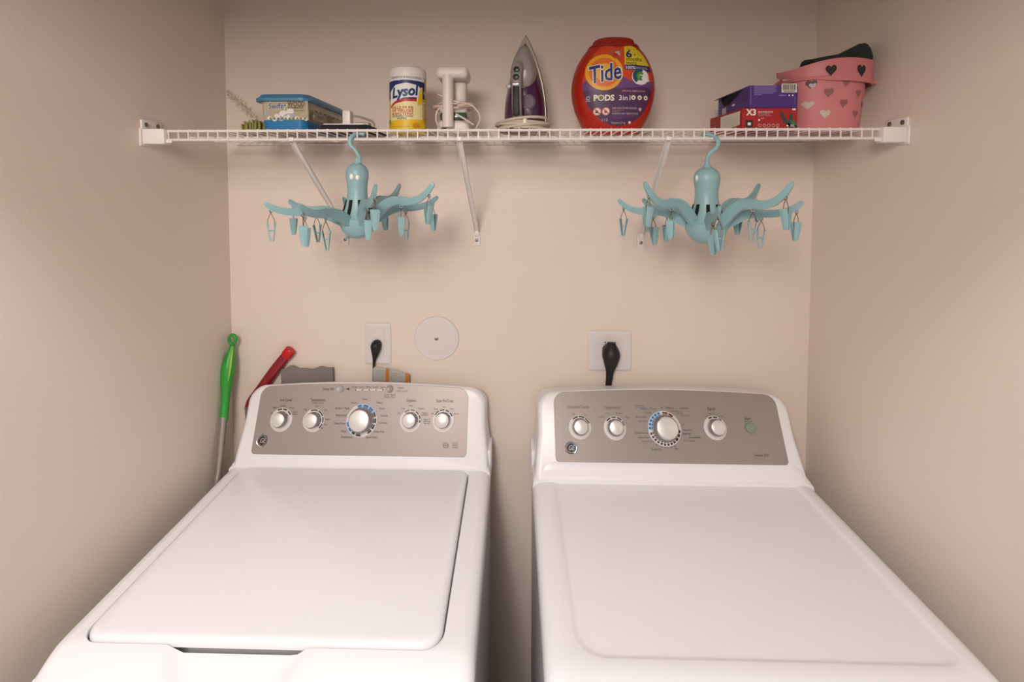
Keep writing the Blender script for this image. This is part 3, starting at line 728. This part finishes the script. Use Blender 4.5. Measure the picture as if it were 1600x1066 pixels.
# silver shroud over the nose
bm = N(); rings = []
for s in range(5):
    k = (1, 1.0, .9, .65, .25)[s]; y = (-.008, -.022, -.036, -.045, -.048)[s]; ring = []
    for i in range(36):
        a = 2*PI*i/36; x = .031*math.cos(a)*k*(1-.28*max(0, math.sin(a))); z = .148+(.066 if math.sin(a) > 0 else .052)*math.sin(a)*k
        ring.append(MI @ Vector((x, y+.010*max(0, (z-.148)/.066), z)))
    rings.append(ring)
loft(bm, rings, True, True, fan=True); build('nose_shroud', bm, NOSE, ir, 40)
bm = N()
tube(bm, [MI @ Vector(p) for p in ((-.006, -.030, .165), (-.006, -.058, .150), (-.006, -.074, .120), (-.006, -.076, .080), (-.006, -.066, .045), (-.006, -.036, .026))], [.010, .0115, .0115, .0115, .0115, .010], 14, smooth=5)
build('handle', bm, NOSE, ir, 40)
def izf(u, v, l): return MI @ Vector((-.006+u, 0, v))
bm = N()
rbox(bm, (-.0135, -.0895, .038), (.0015, -.078, .104), .003, 2, M=MI); build('grip', bm, mat('iron_black_grip', '1a1a1a', .55), ir)
bm = N(); rbox(bm, (-.0135, -.0900, .105), (.0015, -.078, .110), .001, 1, M=MI); build('grip_trim', bm, CHROME, ir)
for zz, hh in ((.124, .008), (.142, .006)):
    bm = N(); lathe(bm, [(.0072, 0), (.0070, .002), (.005, .003), (.0001, .0032)], n=20, M=MI @ Matrix.Translation((-.006, -.086+(zz-.12)*.35, zz)) @ Matrix.Rotation(PI/2, 4, 'X')); build('steam_button', bm, mat('iron_dark_green', '26302a', .3), ir)
bm = N(); lathe(bm, [(.020, 0), (.020, .003), (.0165, .004), (.0165, .006), (.0001, .007)], n=32, M=MI @ Matrix.Translation((.012, -.036, .075)) @ Matrix.Rotation(PI/2, 4, 'X')); build('temperature_dial', bm, mat('iron_dial', '5a4458', .5, metal=0), ir)
bm = N(); lathe(bm, [(.006, 0), (.006, .006), (.004, .008), (.0001, .008)], n=16, M=MI @ Matrix.Translation((-.030, -.038, .112)) @ Matrix.Rotation(PI/2, 4, 'X')); build('spray_knob', bm, NOSE, ir)
bm = N(); pts = []
for i in range(110):
    a = i/110*2*PI*5; k = 1+.05*math.sin(i*.37)
    pts.append(MI @ Vector((.062*k*math.cos(a), -.018+.066*k*math.sin(a), .006+.024*((i*7) % 110)/110*.25+.022*i/110+.003*math.sin(a*1.7))))
tube(bm, pts, .0032, 8, smooth=2)
build('power_cord', bm, mat('cord_cream', 'cdbdae', .55), ir)
bm = N(); rbox(bm, (.010, -.085, .018), (.018, -.080, .036), .001, 1, M=MI); build('cord_clip', bm, CREAM, ir)

# laundry detergent tub
td = thing('detergent_tub', 'rounded red-orange tub of laundry capsules with purple and yellow label', 'tub', (.238, -.165, TOP))
TX, TY = .2375, -.165
prof = [(0, .057, .040), (.003, .062, .045), (.012, .068, .049), (.030, .0775, .053), (.055, .0885, .057), (.080, .0955, .059), (.105, .0985, .060), (.130, .0965, .060), (.150, .0915, .059), (.168, .0845, .057), (.184, .0755, .054), (.196, .0660, .050), (.203, .0600, .047)]
def tw(h):
    for (a, w0, d0), (b, w1, d1) in zip(prof, prof[1:]):
        if h <= b: t = max(0, (h-a)/(b-a)); return w0+(w1-w0)*t, d0+(d1-d0)*t
    return prof[-1][1:]
def tring(h, w, d, n=56, e=2.6):
    o = []
    for i in range(n):
        a = 2*PI*i/n; c, s = math.cos(a), math.sin(a)
        o.append(Vector((TX+w*math.copysign(abs(c)**(2/e), c), TY+d*math.copysign(abs(s)**(2/e), s), TOP+h)))
    return o
TRED = mat('detergent_tub_red', 'b0200c', .32, noise=.02); TLID = mat('detergent_lid_red', '98180a', .35, noise=.02)
bm = N(); loft(bm, [tring(*p) for p in prof], True, True); build('tub_body', bm, TRED, td, 40)
bm = N(); loft(bm, [tring(.2035, .0605, .0480), tring(.205, .0605, .0485), tring(.209, .0575, .047), tring(.2095, .0515, .043), tring(.221, .0475, .041), tring(.2245, .042, .036), tring(.226, .030, .026)], True, True); build('lid', bm, TLID, td, 30)
D = Decal(); ORG = mat('orange_print', 'cf4318', .45); PUR = mat('purple_print', '4b2550', .45); PUR2 = mat('violet_print', '6a3f7c', .45); RORG = mat('ring_orange_print', 'e06a1e', .45); YG = mat('warm_yellow_print', 'e8a81c', .45); LYE = mat('lemon_print', 'dcc42a', .45)
lab = [(911, 126), (914, 112), (921, 96), (930, 81), (941, 71.5), (950, 69.5), (958, 71), (964, 73), (970, 72.5), (978, 70), (986, 68.5), (993, 70), (1002, 77), (1011, 88), (1018, 101), (1021.5, 113), (1022.5, 126), (1021, 140), (1018, 151), (1011, 168), (1002, 181), (990, 190), (977, 195), (966, 196.5), (955, 195), (942, 189), (929, 178), (920, 165), (914.5, 151), (911.5, 138)]
D.poly(lab, ORG, 0)
def clip_lab(y): # lower part of the label below a wavy line
    low = [p for p in lab if p[1] >= y]
    return low
low = [(1022.5, 126), (1021, 140), (1018, 151), (1011, 168), (1002, 181), (990, 190), (977, 195), (966, 196.5), (955, 195), (942, 189), (929, 178), (920, 165), (914.5, 151), (911.5, 138), (911, 128), (920, 124), (945, 133), (965, 122), (972, 120), (985, 126), (1000, 131), (1012, 127)]
D.poly(low, PUR2, 1)
low2 = [(1021, 140), (1018, 151), (1011, 168), (1002, 181), (990, 190), (977, 195), (966, 196.5), (955, 195), (942, 189), (929, 178), (920, 165), (914.5, 151), (912, 141), (930, 141), (960, 138), (990, 137), (1008, 135)]
D.poly(low2, PUR, 2)
D.poly([(976, 102), (976, 71.5), (986, 69.5), (993, 70.7), (1002, 77.6), (1010.5, 88), (1017.5, 102)], LYE, 1)
D.poly([(976, 101.5), (1017.3, 101.5), (1020.5, 111), (1000, 109.5), (976, 109)], NAVY, 2)
D.text('6', 983, 83.5, 17, NAVY, 2, bold=.5, w=10); D.text('+', 992.5, 85, 10, NAVY, 2, w=4); D.text('months', 991, 92, 9, BLACKP, 2, bold=.1, w=26); D.text('mois', 986.5, 98, 9, BLACKP, 2, bold=.1, w=17)
D.text('SUPPLY UP TO', 989, 76, 3, INK, 2, w=20); D.text('100%', 984.5, 105.7, 7, WHP, 3, bold=.1, w=15); D.text('DISSOLVES', 1003, 106, 4.6, GREYP, 3, w=20)
D.circ(944, 113, 29, YG, 3, 40, ry=28.5); D.circ(944, 113, 23.5, RORG, 4, 36, ry=23); D.circ(944, 113, 15, YG, 5, 32, ry=14)
D.text('Tide', 944, 114, 38, WHP, 6, rot=9, shear=.2, bold=1.8, w=51); D.text('Tide', 944, 114, 38, NAVY, 7, rot=9, shear=.2, bold=.8, w=48)
D.circ(963, 84, 8, mat('seal_print', '9a5a48', .5), 6, 20); D.circ(963, 84, 6.6, ORG, 7, 18); D.poly([(960, 81), (968, 79), (969, 87)], GREYP, 8); D.rect(958.6, 83, 965, 88, REDP, 8)
D.circ(1001, 120, 14, WHP, 4, 28, ry=12.5); D.arc(1001, 119, 6, 13, 70, 240, mat('pod_teal_print', '1f4f6a', .4), 5, n=10, k=.9); D.arc(1001, 119, 3, 7, 40, 300, mat('pod_green_print', '4f8a3a', .4), 6, n=10); D.poly([(998, 117), (1005, 119), (1000, 124)], GRN, 7)
D.poly([(1012, 115), (1017, 126), (1010, 128)], LY, 3)
D.text('PODS', 943.5, 153, 12.5, CREAM, 3, bold=.55, w=32); D.text('3in1', 976.5, 153, 11.5, WHP, 3, w=18)
D.circ(939, 153, 3.4, mat('olive_print', '7a6a1c', .5), 5, 14); D.text('SPRING MEADOW', 990, 142.5, 4, mat('pink_print', 'c98a94', .5), 3, w=38)
for k in range(3): D.circ(989.5+10.3*k, 152.5, 3.6, CREAM, 3, 16); D.circ(989.5+10.3*k, 153, 1.4, PUR, 4, 8)
D.circ(919.5, 153, 3.2, GREYP, 3, 12); D.circ(919.5, 153, 2, PUR, 4, 10); D.rect(915.5, 157, 923, 158, GREYP, 3)
for cxx in (933.3, 946.8): D.circ(cxx, 174, 6.2, mat('salmon_print', 'd88a7a', .5), 3, 20); D.circ(cxx, 174, 4.9, CREAM, 4, 18); D.circ(cxx-.5, 174.5, 2.3, REDP if cxx > 940 else BLACKP, 5, 8); D.poly([(cxx-4, 171), (cxx-3, 170), (cxx+4, 177), (cxx+3, 178)], REDP, 6)
D.text('KEEP AWAY FROM CHILDREN', 976, 169, 3.8, GREYP, 3, w=39); D.text('WARNING: MAY IRRITATE EYES', 977, 177.5, 3.8, GREYP, 3, w=42)
for k, wd in ((0, 20), (1, 12)): D.rect(957, 172+2*k, 957+wd*.9, 172.7+2*k, mat('tan_line_print', 'a87a70', .5), 3)
for k, wd in ((0, 35), (1, 30), (2, 18)): D.rect(957, 180.4+1.9*k, 957+wd, 181.2+1.9*k, PUR2, 3)
D.circ(1001, 170.5, 2.6, GREYP, 3, 12); D.text('112', 945, 187, 6, GREYP, 3, w=9); D.text('Capsules 2.7 kg', 966.5, 191.5, 4.4, GREYP, 3, w=22); D.circ(984.5, 191, 2.2, CREAM, 3, 10)
def tidef(u, v, l):
    p = at(u, v, -.222); h = min(.20, max(0, p.z-TOP)); w_, d_ = tw(h); x = max(-.995, min(.995, (p.x-TX)/w_))
    return Vector((p.x, TY-d_*(1-abs(x)**2.6)**(1/2.6)-.0005-.00022*l, p.z))
D.build('label', td, tidef, step=4)

# glove boxes
def box_thing(name, label, x0, x1, y0, y1, z0, z1, m, parts):
    t = thing(name, label, 'box', ((x0+x1)/2, (y0+y1)/2, z0))
    bm = N(); rbox(bm, (x0, y0, z0), (x1, y1, z1), .0008, 1); build('carton', bm, m, t)
    return t
RBX = (.4945, .6125, -.281, -.105, TOP+.0005, TOP+.0475); PBX = (.510, .6135, -.279, -.115, TOP+.0480, TOP+.0965)
rb_ = box_thing('glove_box', 'red disposable glove box marked X3, bottom of the two stacked boxes', *RBX, mat('red_carton', 'a2191b', .5, noise=.03), None)
pb_ = box_thing('glove_box', 'purple box with barcode and black opening, lying on top of the red box', *PBX, mat('purple_carton', '4a2a78', .5, noise=.03), None)
fr = lambda Y: (lambda u, v, l: (lambda p: Vector((p.x, Y-.0003-.0002*l, p.z)))(at(u, v, Y)))
D = Decal(); TEAL = mat('glove_print', '2f3f3a', .5); TEAL2 = mat('glove_green_print', '3f6a50', .5)
D.text('X3', 1174, 175.5, 13.5, WHP, 1, bold=.4, w=15.5); D.text('BLACK NITRILE GLOVES', 1196, 175, 3.4, WHP, 1, w=23); D.text('industrial powder free', 1193.5, 178, 2.8, GREYP, 1, w=18); D.text('textured, 100 pieces', 1195, 180.3, 2.8, GREYP, 1, w=21)
D.rect(1165, 188, 1176, 199, BLACKP, 1); D.rect(1168, 191.5, 1173, 196, WHP, 2)
D.circ(1186, 187.5, 1.6, WHP, 1, 10); D.rect(1189, 184.5, 1194, 185.3, GREYP, 1)
for k in range(5): D.circ(1187+7*k, 196, 2.6, GREYP, 1, 14); D.circ(1187+7*k, 196, 1.9, REDP, 2, 12)
D.poly([(1218, 172), (1222, 175), (1228, 185), (1232, 190), (1234, 178), (1237, 177), (1239, 188), (1244, 194), (1240, 198), (1230, 196), (1224, 190), (1219, 180)], TEAL, 1)
D.poly([(1234, 188), (1240, 187), (1245, 196), (1236, 196)], TEAL2, 2); D.poly([(1228, 199), (1230, 193), (1244, 195), (1246, 199)], BLACKP, 1); D.text('XL', 1238, 196.5, 5, WHP, 3, w=8); D.circ(1230, 196.5, 1.6, WHP, 3, 8)
D.circ(1239, 171, 1.5, WHP, 1, 8); D.rect(1240.5, 169.5, 1243, 172.5, WHP, 1)
D.build('front_print', rb_, fr(RBX[2]))
D = Decal(); PLV = mat('lilac_print', '8f78b0', .5)
for k in range(7): D.rect(1178, 133.5+2.3*k, 1178+(37, 36, 34, 37, 35, 31, 12)[k]*.98, 134.6+2.3*k, PLV, 1)
D.rect(1221, 130.8, 1245, 144.5, CREAM, 1)
x = 1223
while x < 1243: wd = random.choice((.5, .8, 1.1)); D.rect(x, 132, x+wd, 141, BLACKP, 2); x += wd+random.choice((.5, .8))
D.rect(1224, 142, 1242, 143.5, INKL, 2)
for xx in (1233, 1238.5): D.circ(xx, 149, 1.4, WHP, 1, 8)
D.rect(1217, 148.3, 1228, 150, PLV, 1); D.rect(1172.5, 132, 1173.2, 163, PLV, 1); D.rect(1241.5, 150, 1242, 162, PLV, 1)
D.build('front_print', pb_, fr(PBX[2]))
# left faces: laid out by depth and height
def lf(X): return lambda u, v, l: Vector((X-.0003-.0002*l, u, v))
D = Decal(); D.poly([(-.272, RBX[4]+.038), (-.272, RBX[4]+.012), (-.170, RBX[4]+.008), (-.170, RBX[4]+.042), (-.275, RBX[4]+.042)], CREAM, 1)
for k in range(6): D.rect(-.262, RBX[4]+.014+.004*k, -.185, RBX[4]+.0148+.004*k, GREYP, 2)
for k in range(3): D.rect(-.150, RBX[4]+.016+.008*k, -.115, RBX[4]+.018+.008*k, mat('salmon_line', 'c05a50', .5), 2)
D.build('side_print', rb_, lf(RBX[0]))
D = Decal(); z0 = PBX[4]
D.poly([(-.255, z0+.0455), (-.235, z0+.040), (-.205, z0+.030), (-.180, z0+.022), (-.150, z0+.024), (-.135, z0+.036), (-.135, z0+.0455)], DARK, 1)
D.rect(-.165, z0+.003, -.140, z0+.019, GREYP, 2)
D.rect(-.272, z0+.006, -.215, z0+.0068, PLV, 1); D.rect(-.272, z0+.012, -.225, z0+.0128, PLV, 1); D.rect(-.210, z0+.016, -.196, z0+.020, WHP, 2)
for k in range(5): D.rect(-.131, z0+.005+.007*k, -.118, z0+.0065+.007*k, PLV, 1)
D.build('side_print', pb_, lf(PBX[0]))
bm = N(); M = Matrix.Translation((PBX[0], -.15, PBX[5]-.001)) @ Matrix.Rotation(R(-28), 4, 'Y'); rbox(bm, (-.012, -.030, -.0006), (0, .034, .0006), 0, M=M); build('torn_flap', bm, mat('dark_purple_flap', '2c1c3c', .6), pb_)

# pink basket with heart cut-outs
BX, BY = .716, -.205
bk = thing('heart_basket', 'pink plastic basket with heart cut-outs and wide carry band, beside the right wall', 'basket', (BX, BY, TOP))
PINK = mat('pink_basket_plastic', 'cf7f80', .5, noise=.02); PINK2 = mat('pink_band_plastic', 'cb7a7c', .5, noise=.02)
def bdim(h): t = h/.112; return .696+.010*(1-t)+.003, .071+.0165*t, .060+.018*t     # centre x, half x, half y
def bring(h, off=0, n=56):
    cx_, a_, b_ = bdim(h); o = []
    for i in range(n):
        t = 2*PI*i/n; c, s = math.cos(t), math.sin(t)
        o.append(Vector((cx_+(a_+off)*math.copysign(abs(c)**.8, c), BY+(b_+off)*math.copysign(abs(s)**.8, s), TOP+h)))
    return o
bm = N(); loft(bm, [bring(0, -.006), bring(.003, -.001), bring(.03), bring(.06), bring(.09), bring(.108), bring(.1085, .006), bring(.113, .008), bring(.1145, .004), bring(.112, -.001), bring(.08, -.003), bring(.01, -.003)], True, True); build('basket_body', bm, PINK, bk, 40)
D = Decal(); HB = mat('heart_dark', '2a2326', .7); HM = mat('heart_mauve', '96605a', .6); HW = mat('heart_pale', 'c9b9a8', .6)
HD = mat('heart_brown', '5a4440', .6)
for x, y, m, r, k in ((1268.5, 131, HD, 7.2, 1), (1318.5, 130.5, HM, 6, .9), (1293, 144.5, HM, 7.6, 1), (1342, 145, HM, 6.4, .85), (1268, 162.5, HW, 7.2, 1), (1317.5, 161, HM, 7, .95), (1291, 177, HW, 7.4, 1), (1339.5, 177, HM, 6.6, .85), (1353.5, 162, HD, 5.5, .35), (1358, 128.5, HD, 4, .4)):
    D.heart(x, y, r, m, 1, k); 
D.heart(1270, 133.5, 4.6, GREYP, 2)
def baskf(u, v, l):
    p = at(u, v, BY-.068); h = max(0, min(.107, p.z-TOP)); cx_, a_, b_ = bdim(h); t = max(-.97, min(.97, (p.x-cx_)/a_))
    return Vector((cx_+t*a_, BY-b_*(1-abs(t)**2.5)**.4-.0007-.0002*l, p.z))
D.build('heart_cutouts', bk, baskf, step=2)
# wide carry band folded forward over the rim
bm = N(); rings = []; nb = 44
def bandp(t, s, off=0):   # t across 0..1 left to right, s 0 bottom..1 top
    a = PI*(1.02+.96*t); cx_ = .706; A_, B_ = .093+off, .078+off
    x = cx_+A_*math.copysign(abs(math.cos(a))**.85, math.cos(a)); y = BY+.010+(B_+.010)*math.copysign(abs(math.sin(a))**.85, math.sin(a))
    bot = .100+.024*(1-t)**3.0+.001; wid = .014+.035*min(1, sm(0, .55, t)+.0)
    return Vector((x, y, TOP+bot+wid*s))
for s, off in ((0, .004), (0, .0065), (.05, .007), (.95, .0085), (1, .0082), (1, .006), (.5, .0045)):
    rings.append([bandp(i/nb, s, off) for i in range(nb+1)])
rings.append(rings[0]); loft(bm, rings, False, False, closed=False); band = build('carry_band', bm, PINK2, bk, 40)
D = Decal(); D.heart(.52, .45, 1, HB, 1) if False else None
for tt in (.42, .595):
    for i in range(1): pass
    pts = []
    for i in range(28):
        q = 2*PI*i/28; X = 16*math.sin(q)**3/16; Yh = (13*math.cos(q)-5*math.cos(2*q)-2*math.cos(3*q)-math.cos(4*q))/16
        pts.append((tt+X*(.034 if tt < .5 else .034), .47-.30*(-Yh)))
    D.poly(pts, HB, 1)
D.build('band_hearts', band, lambda u, v, l: bandp(u, v, .0088+.001*0)+Vector((0, -.0006, 0)), step=.05)
bm = N()
tube(bm, [(.618, BY+.010, TOP+.118), (.612, BY-.01, TOP+.120), (.610, BY+.02, TOP+.110)], .004, 8); tube(bm, [(.798, BY, TOP+.116), (.806, BY-.02, TOP+.113), (.804, BY-.035, TOP+.110)], .004, 8)
build('band_hinge', bm, PINK2, bk)
cl = bm = N()
P3 = [at(1268, 90, -.23), at(1296, 86, -.23), at(1311, 84, -.23), at(1342, 69, -.21), at(1350, 74, -.21), at(1361, 87, -.21)]
top = [(p.x, p.z) for p in P3]
rings = []
for yy, dz in ((-.235, -.008), (-.225, -.001), (-.205, 0), (-.190, -.003), (-.180, -.016)):
    rings.append([Vector((min(x_, .805), yy+.006*math.sin(i*1.7), z_+dz+.002*math.sin(i*2.1+yy*90))) for i, (x_, z_) in enumerate(top)] + [Vector((.745+(x_-.745)*.55, yy, TOP+.085)) for x_, z_ in top[::-1]])
loft(bm, rings, True, True)
ck = build('folded_cloth', bm, mat('dark_teal_cloth', '26302f', .9, noise=.15, nscale=300, bump=.5), None, 20)
tag(ck, 'dark teal cloth sticking up out of the pink heart basket', 'cloth')

# ------------------------------------------------------------------ wall plates, plugs, cords
def wplate(label, px0, py0, px1, py1, screws):
    a = at(px0, py0, -.003); b = at(px1, py1, -.003)
    t = thing('outlet_plate', label, 'outlet', ((a.x+b.x)/2, 0, (a.z+b.z)/2), None)
    bm = N(); loft(bm, [[Vector((x, y, z)) for x, z in rrect(a.x+o, b.x-o, b.z+o, a.z-o, .004, 4)] for o, y in ((0, 0), (0, -.0035), (.002, -.0055), (.006, -.006))], True, True); build('plate', bm, PLATE, t, 40)
    return t, a, b
t, a, b = wplate('narrow white outlet plate above the washer with small black plug in it', 570, 505, 611, 569, 0)
bm = N(); cxp = (a.x+b.x)/2; rbox(bm, (cxp-.017, -.0075, b.z+.022), (cxp+.017, -.005, a.z-.022), .002, 2)
build('receptacle', bm, PLATE, t)
t, a, b = wplate('wide white outlet plate above the dryer with large black plug in it', 919.5, 517, 986.5, 579.5, 0)
cxp = (a.x+b.x)/2; czp = (a.z+b.z)/2
bm = N(); lathe(bm, [(.029, 0), (.029, .0025), (.027, .004), (.0001, .004)], n=36, M=Matrix.Rotation(PI/2, 4, 'X'), c=(cxp+.003, -.005, czp-.008)); build('receptacle', bm, PLATE, t)
for xx in (-.014, .014):
    bm = N(); lathe(bm, [(.0025, 0), (.0022, .001), (.0001, .0012)], n=10, M=Matrix.Rotation(PI/2, 4, 'X'), c=(cxp+xx, -.0058, czp+.024)); build('screw', bm, SCREW, t)
def plug(label, pts, rad, ydep, cord, crad):
    t = thing('power_plug', label, 'plug', at(pts[0][0], pts[0][1], -.02))
    P = [at(x, y, yy) for (x, y), yy in zip(pts, ydep)]
    bm = N(); tube(bm, P, rad, 16, smooth=4)
    h = P[1]; lathe(bm, [(rad[1]*.95, 0), (rad[1]*.9, abs(h.y)-.009)], n=20, M=Matrix.Rotation(-PI/2, 4, 'X'), c=(h.x, h.y, h.z)); build('plug_body', bm, BLACK, t, 40)
    bm = N(); Q = [P[-1]] + [Vector(q) for q in cord]; tube(bm, Q, crad, 10, smooth=4); build('cord', bm, BLACK, t, 40)
a = at(583.5, 575, -.013)
plug('small black plug in the narrow outlet above the washer', [(587, 533), (587.5, 540), (586.5, 552), (585, 562), (583.8, 573)], [.005, .0150, .0105, .0050, .0030], [-.018, -.021, -.020, -.016, -.012], [(a.x-.001, -.011, 1.09), (a.x-.002, -.011, .95), (a.x, -.012, .80)], .003)
a = at(952, 605, -.020)
plug('large black plug with thick cord in the wide outlet above the dryer', [(955, 535), (955, 552), (954.5, 565), (953, 580), (952, 592)], [.010, .0240, .0205, .0115, .0095], [-.026, -.030, -.028, -.021, -.016], [(a.x-.001, -.0142, 1.10), (a.x-.002, -.0142, 1.0), (a.x, -.0142, .80)], .0088)
c = at(682.5, 528.5, 0)
rc = thing('round_cover_plate', 'round white blank cover plate with centre screw on the back wall', 'cover plate', (c.x, 0, c.z))
bm = N(); lathe(bm, [(.0625, 0), (.0625, .003), (.0610, .0048), (.050, .0058), (.0001, .0062)], n=72, M=Matrix.Rotation(PI/2, 4, 'X'), c=(c.x, 0, c.z)); build('cover', bm, PLATE, rc, 30)
bm = N(); lathe(bm, [(.0052, .006), (.0050, .0078), (.003, .0086), (.0001, .0088)], n=16, M=Matrix.Rotation(PI/2, 4, 'X'), c=(c.x, 0, c.z)); build('screw', bm, SCREW, rc)

# ------------------------------------------------------------------ poles and bits behind the washer
GREEN = mat('green_handle', '2f9a34', .4, noise=.03); GREEN2 = mat('pale_green_grip', '8cc23a', .4); ALU = mat('aluminium_tube', 'aaa4a0', .3, metal=.7)
gp = [at(363, 540, -.030), at(360, 556, -.036), at(356.5, 576, -.044), at(354.5, 596, -.052), at(352.5, 622, -.062), at(349.5, 657, -.076)]
g0 = thing('broom_pole', 'bright green broom handle with hanging loop on a grey pole in left corner', 'broom', (gp[-1].x, -.1, 0))
bm = N(); tube(bm, gp, [.0065, .0125, .0175, .0150, .0110, .0110], 18, smooth=5); 
lc = at(363.5, 531, -.028)
tube(bm, [lc+Vector((.0095*math.cos(t), 0, .0135*math.sin(t))) for t in [2*PI*i/18 for i in range(18)]], .0045, 8, closed=True)
build('handle', bm, GREEN, g0, 50)
bm = N(); tube(bm, [gp[0]+Vector((.006, -.006, 0)), gp[1]+Vector((.009, -.010, 0)), gp[2]+Vector((.0125, -.013, 0)), gp[3]+Vector((.010, -.012, .004))], [.001, .003, .0035, .001], 8, smooth=4); build('soft_grip', bm, GREEN2, g0)
bm = N(); e = at(341.5, 738, -.112); tube(bm, [gp[-1]+Vector((0, 0, .01)), e, e+(e-gp[-1])*.35, Vector((-.772, -.165, .55)), Vector((-.772, -.17, .06))], .0092, 16, smooth=4); build('pole', bm, ALU, g0, 50)
bm = N(); rbox(bm, (-.790, -.30, 0), (-.756, -.05, .06), .006, 2); build('brush_head', bm, GREEN, g0)
rp = [at(449.5, 553, -.0155), at(430, 577, -.0155), at(405, 612, -.0155), at(393, 628, -.0155), at(388, 640, -.0155)]
r0 = thing('mop_pole', 'dark red angled pole handle with bright red tip behind the washer corner', 'mop', (rp[-1].x, -.0155, 0))
bm = N(); tube(bm, rp, [.0138, .0142, .0145, .0135, .0115], 16, smooth=4, flat=.72); build('handle', bm, mat('dark_red_handle', '8a1a22', .25, coat=.3), r0, 50)
bm = N(); dd = (rp[0]-rp[1]).normalized(); tube(bm, [rp[0]-dd*.010, rp[0]-dd*.006, rp[0]+dd*.014, rp[0]+dd*.016], [.0140, .0155, .0155, .0140], 18, flat=.74); build('end_cap', bm, mat('bright_red_cap', 'c4161a', .3), r0, 30)
bm = N(); tube(bm, [rp[-1]+Vector((0, 0, .01)), Vector((-.750, -.013, .98)), Vector((-.757, -.013, .5)), Vector((-.757, -.013, .03))], [.009]*4, 14); build('pole', bm, ALU, r0, 50)
bm = N(); rbox(bm, (-.780, -.014, 0), (-.735, -.0015+.0, .03), .002, 1); build('mop_foot', bm, BLACK, r0)
# grey felt sheet wedged behind the console
bm = N(); rings = []
x0, x1 = at(440, 590, -.012).x, at(521.5, 590, -.012).x; zt = at(480, 574.5, -.012).z
for i in range(15):
    t = i/14; xx = x0+(x1-x0)*t; z = zt+.003*math.sin(t*9)-.002*math.sin(t*23)-(.004 if t < .08 else 0); yy = -.012+.003*math.sin(t*11)
    rings.append([Vector((xx, yy-.003, 1.04)), Vector((xx, yy-.004, z-.004)), Vector((xx, yy-.002, z)), Vector((xx, yy+.002, z)), Vector((xx, yy+.004, z-.004)), Vector((xx, yy+.003, 1.04))])
loft(bm, rings, True, True)
tag(build('grey_cloth', bm, mat('grey_felt', '7c7672', .85, noise=.12, nscale=120, bump=.5), None, 40), 'worn grey felt sheet wedged between the back wall and washer console', 'cloth')
# foil packet
fx = [583, 590, 597, 604, 612, 620, 627, 634, 640]; fy = [572.5, 574, 575, 576.2, 577.5, 579, 581.5, 583.5, 585.5]
fo = thing('foil_packet', 'silver foil packet with two orange bands poking up behind the washer console', 'packet', (at(610, 590, -.012).x, -.012, 1.06))
def fsec(px, py, g=0):
    p = at(px, py, -.0125); yy = -.0125
    return [Vector((p.x, yy-.003-g, 1.05)), Vector((p.x, yy-.0035-g, p.z-.010)), Vector((p.x, yy-.001-g, p.z+g)), Vector((p.x, yy+.001, p.z+g)), Vector((p.x, yy+.003, p.z-.010)), Vector((p.x, yy+.003, 1.05))]
bm = N(); loft(bm, [fsec(x_, y_) for x_, y_ in zip(fx, fy)], True, True); build('foil', bm, mat('crinkled_foil', 'a19c96', .4, metal=.3, noise=.15, nscale=150, bump=.6), fo, 40)
ORB = mat('orange_band', 'b06a14', .4)
for p0, p1, q0, q1 in ((603, 608, 576, 577), (633.5, 639.8, 583.4, 585.4)):
    bm = N(); loft(bm, [fsec(p0, q0, .0006), fsec(p1, q1, .0006)], True, True); build('orange_band', bm, ORB, fo, 40)
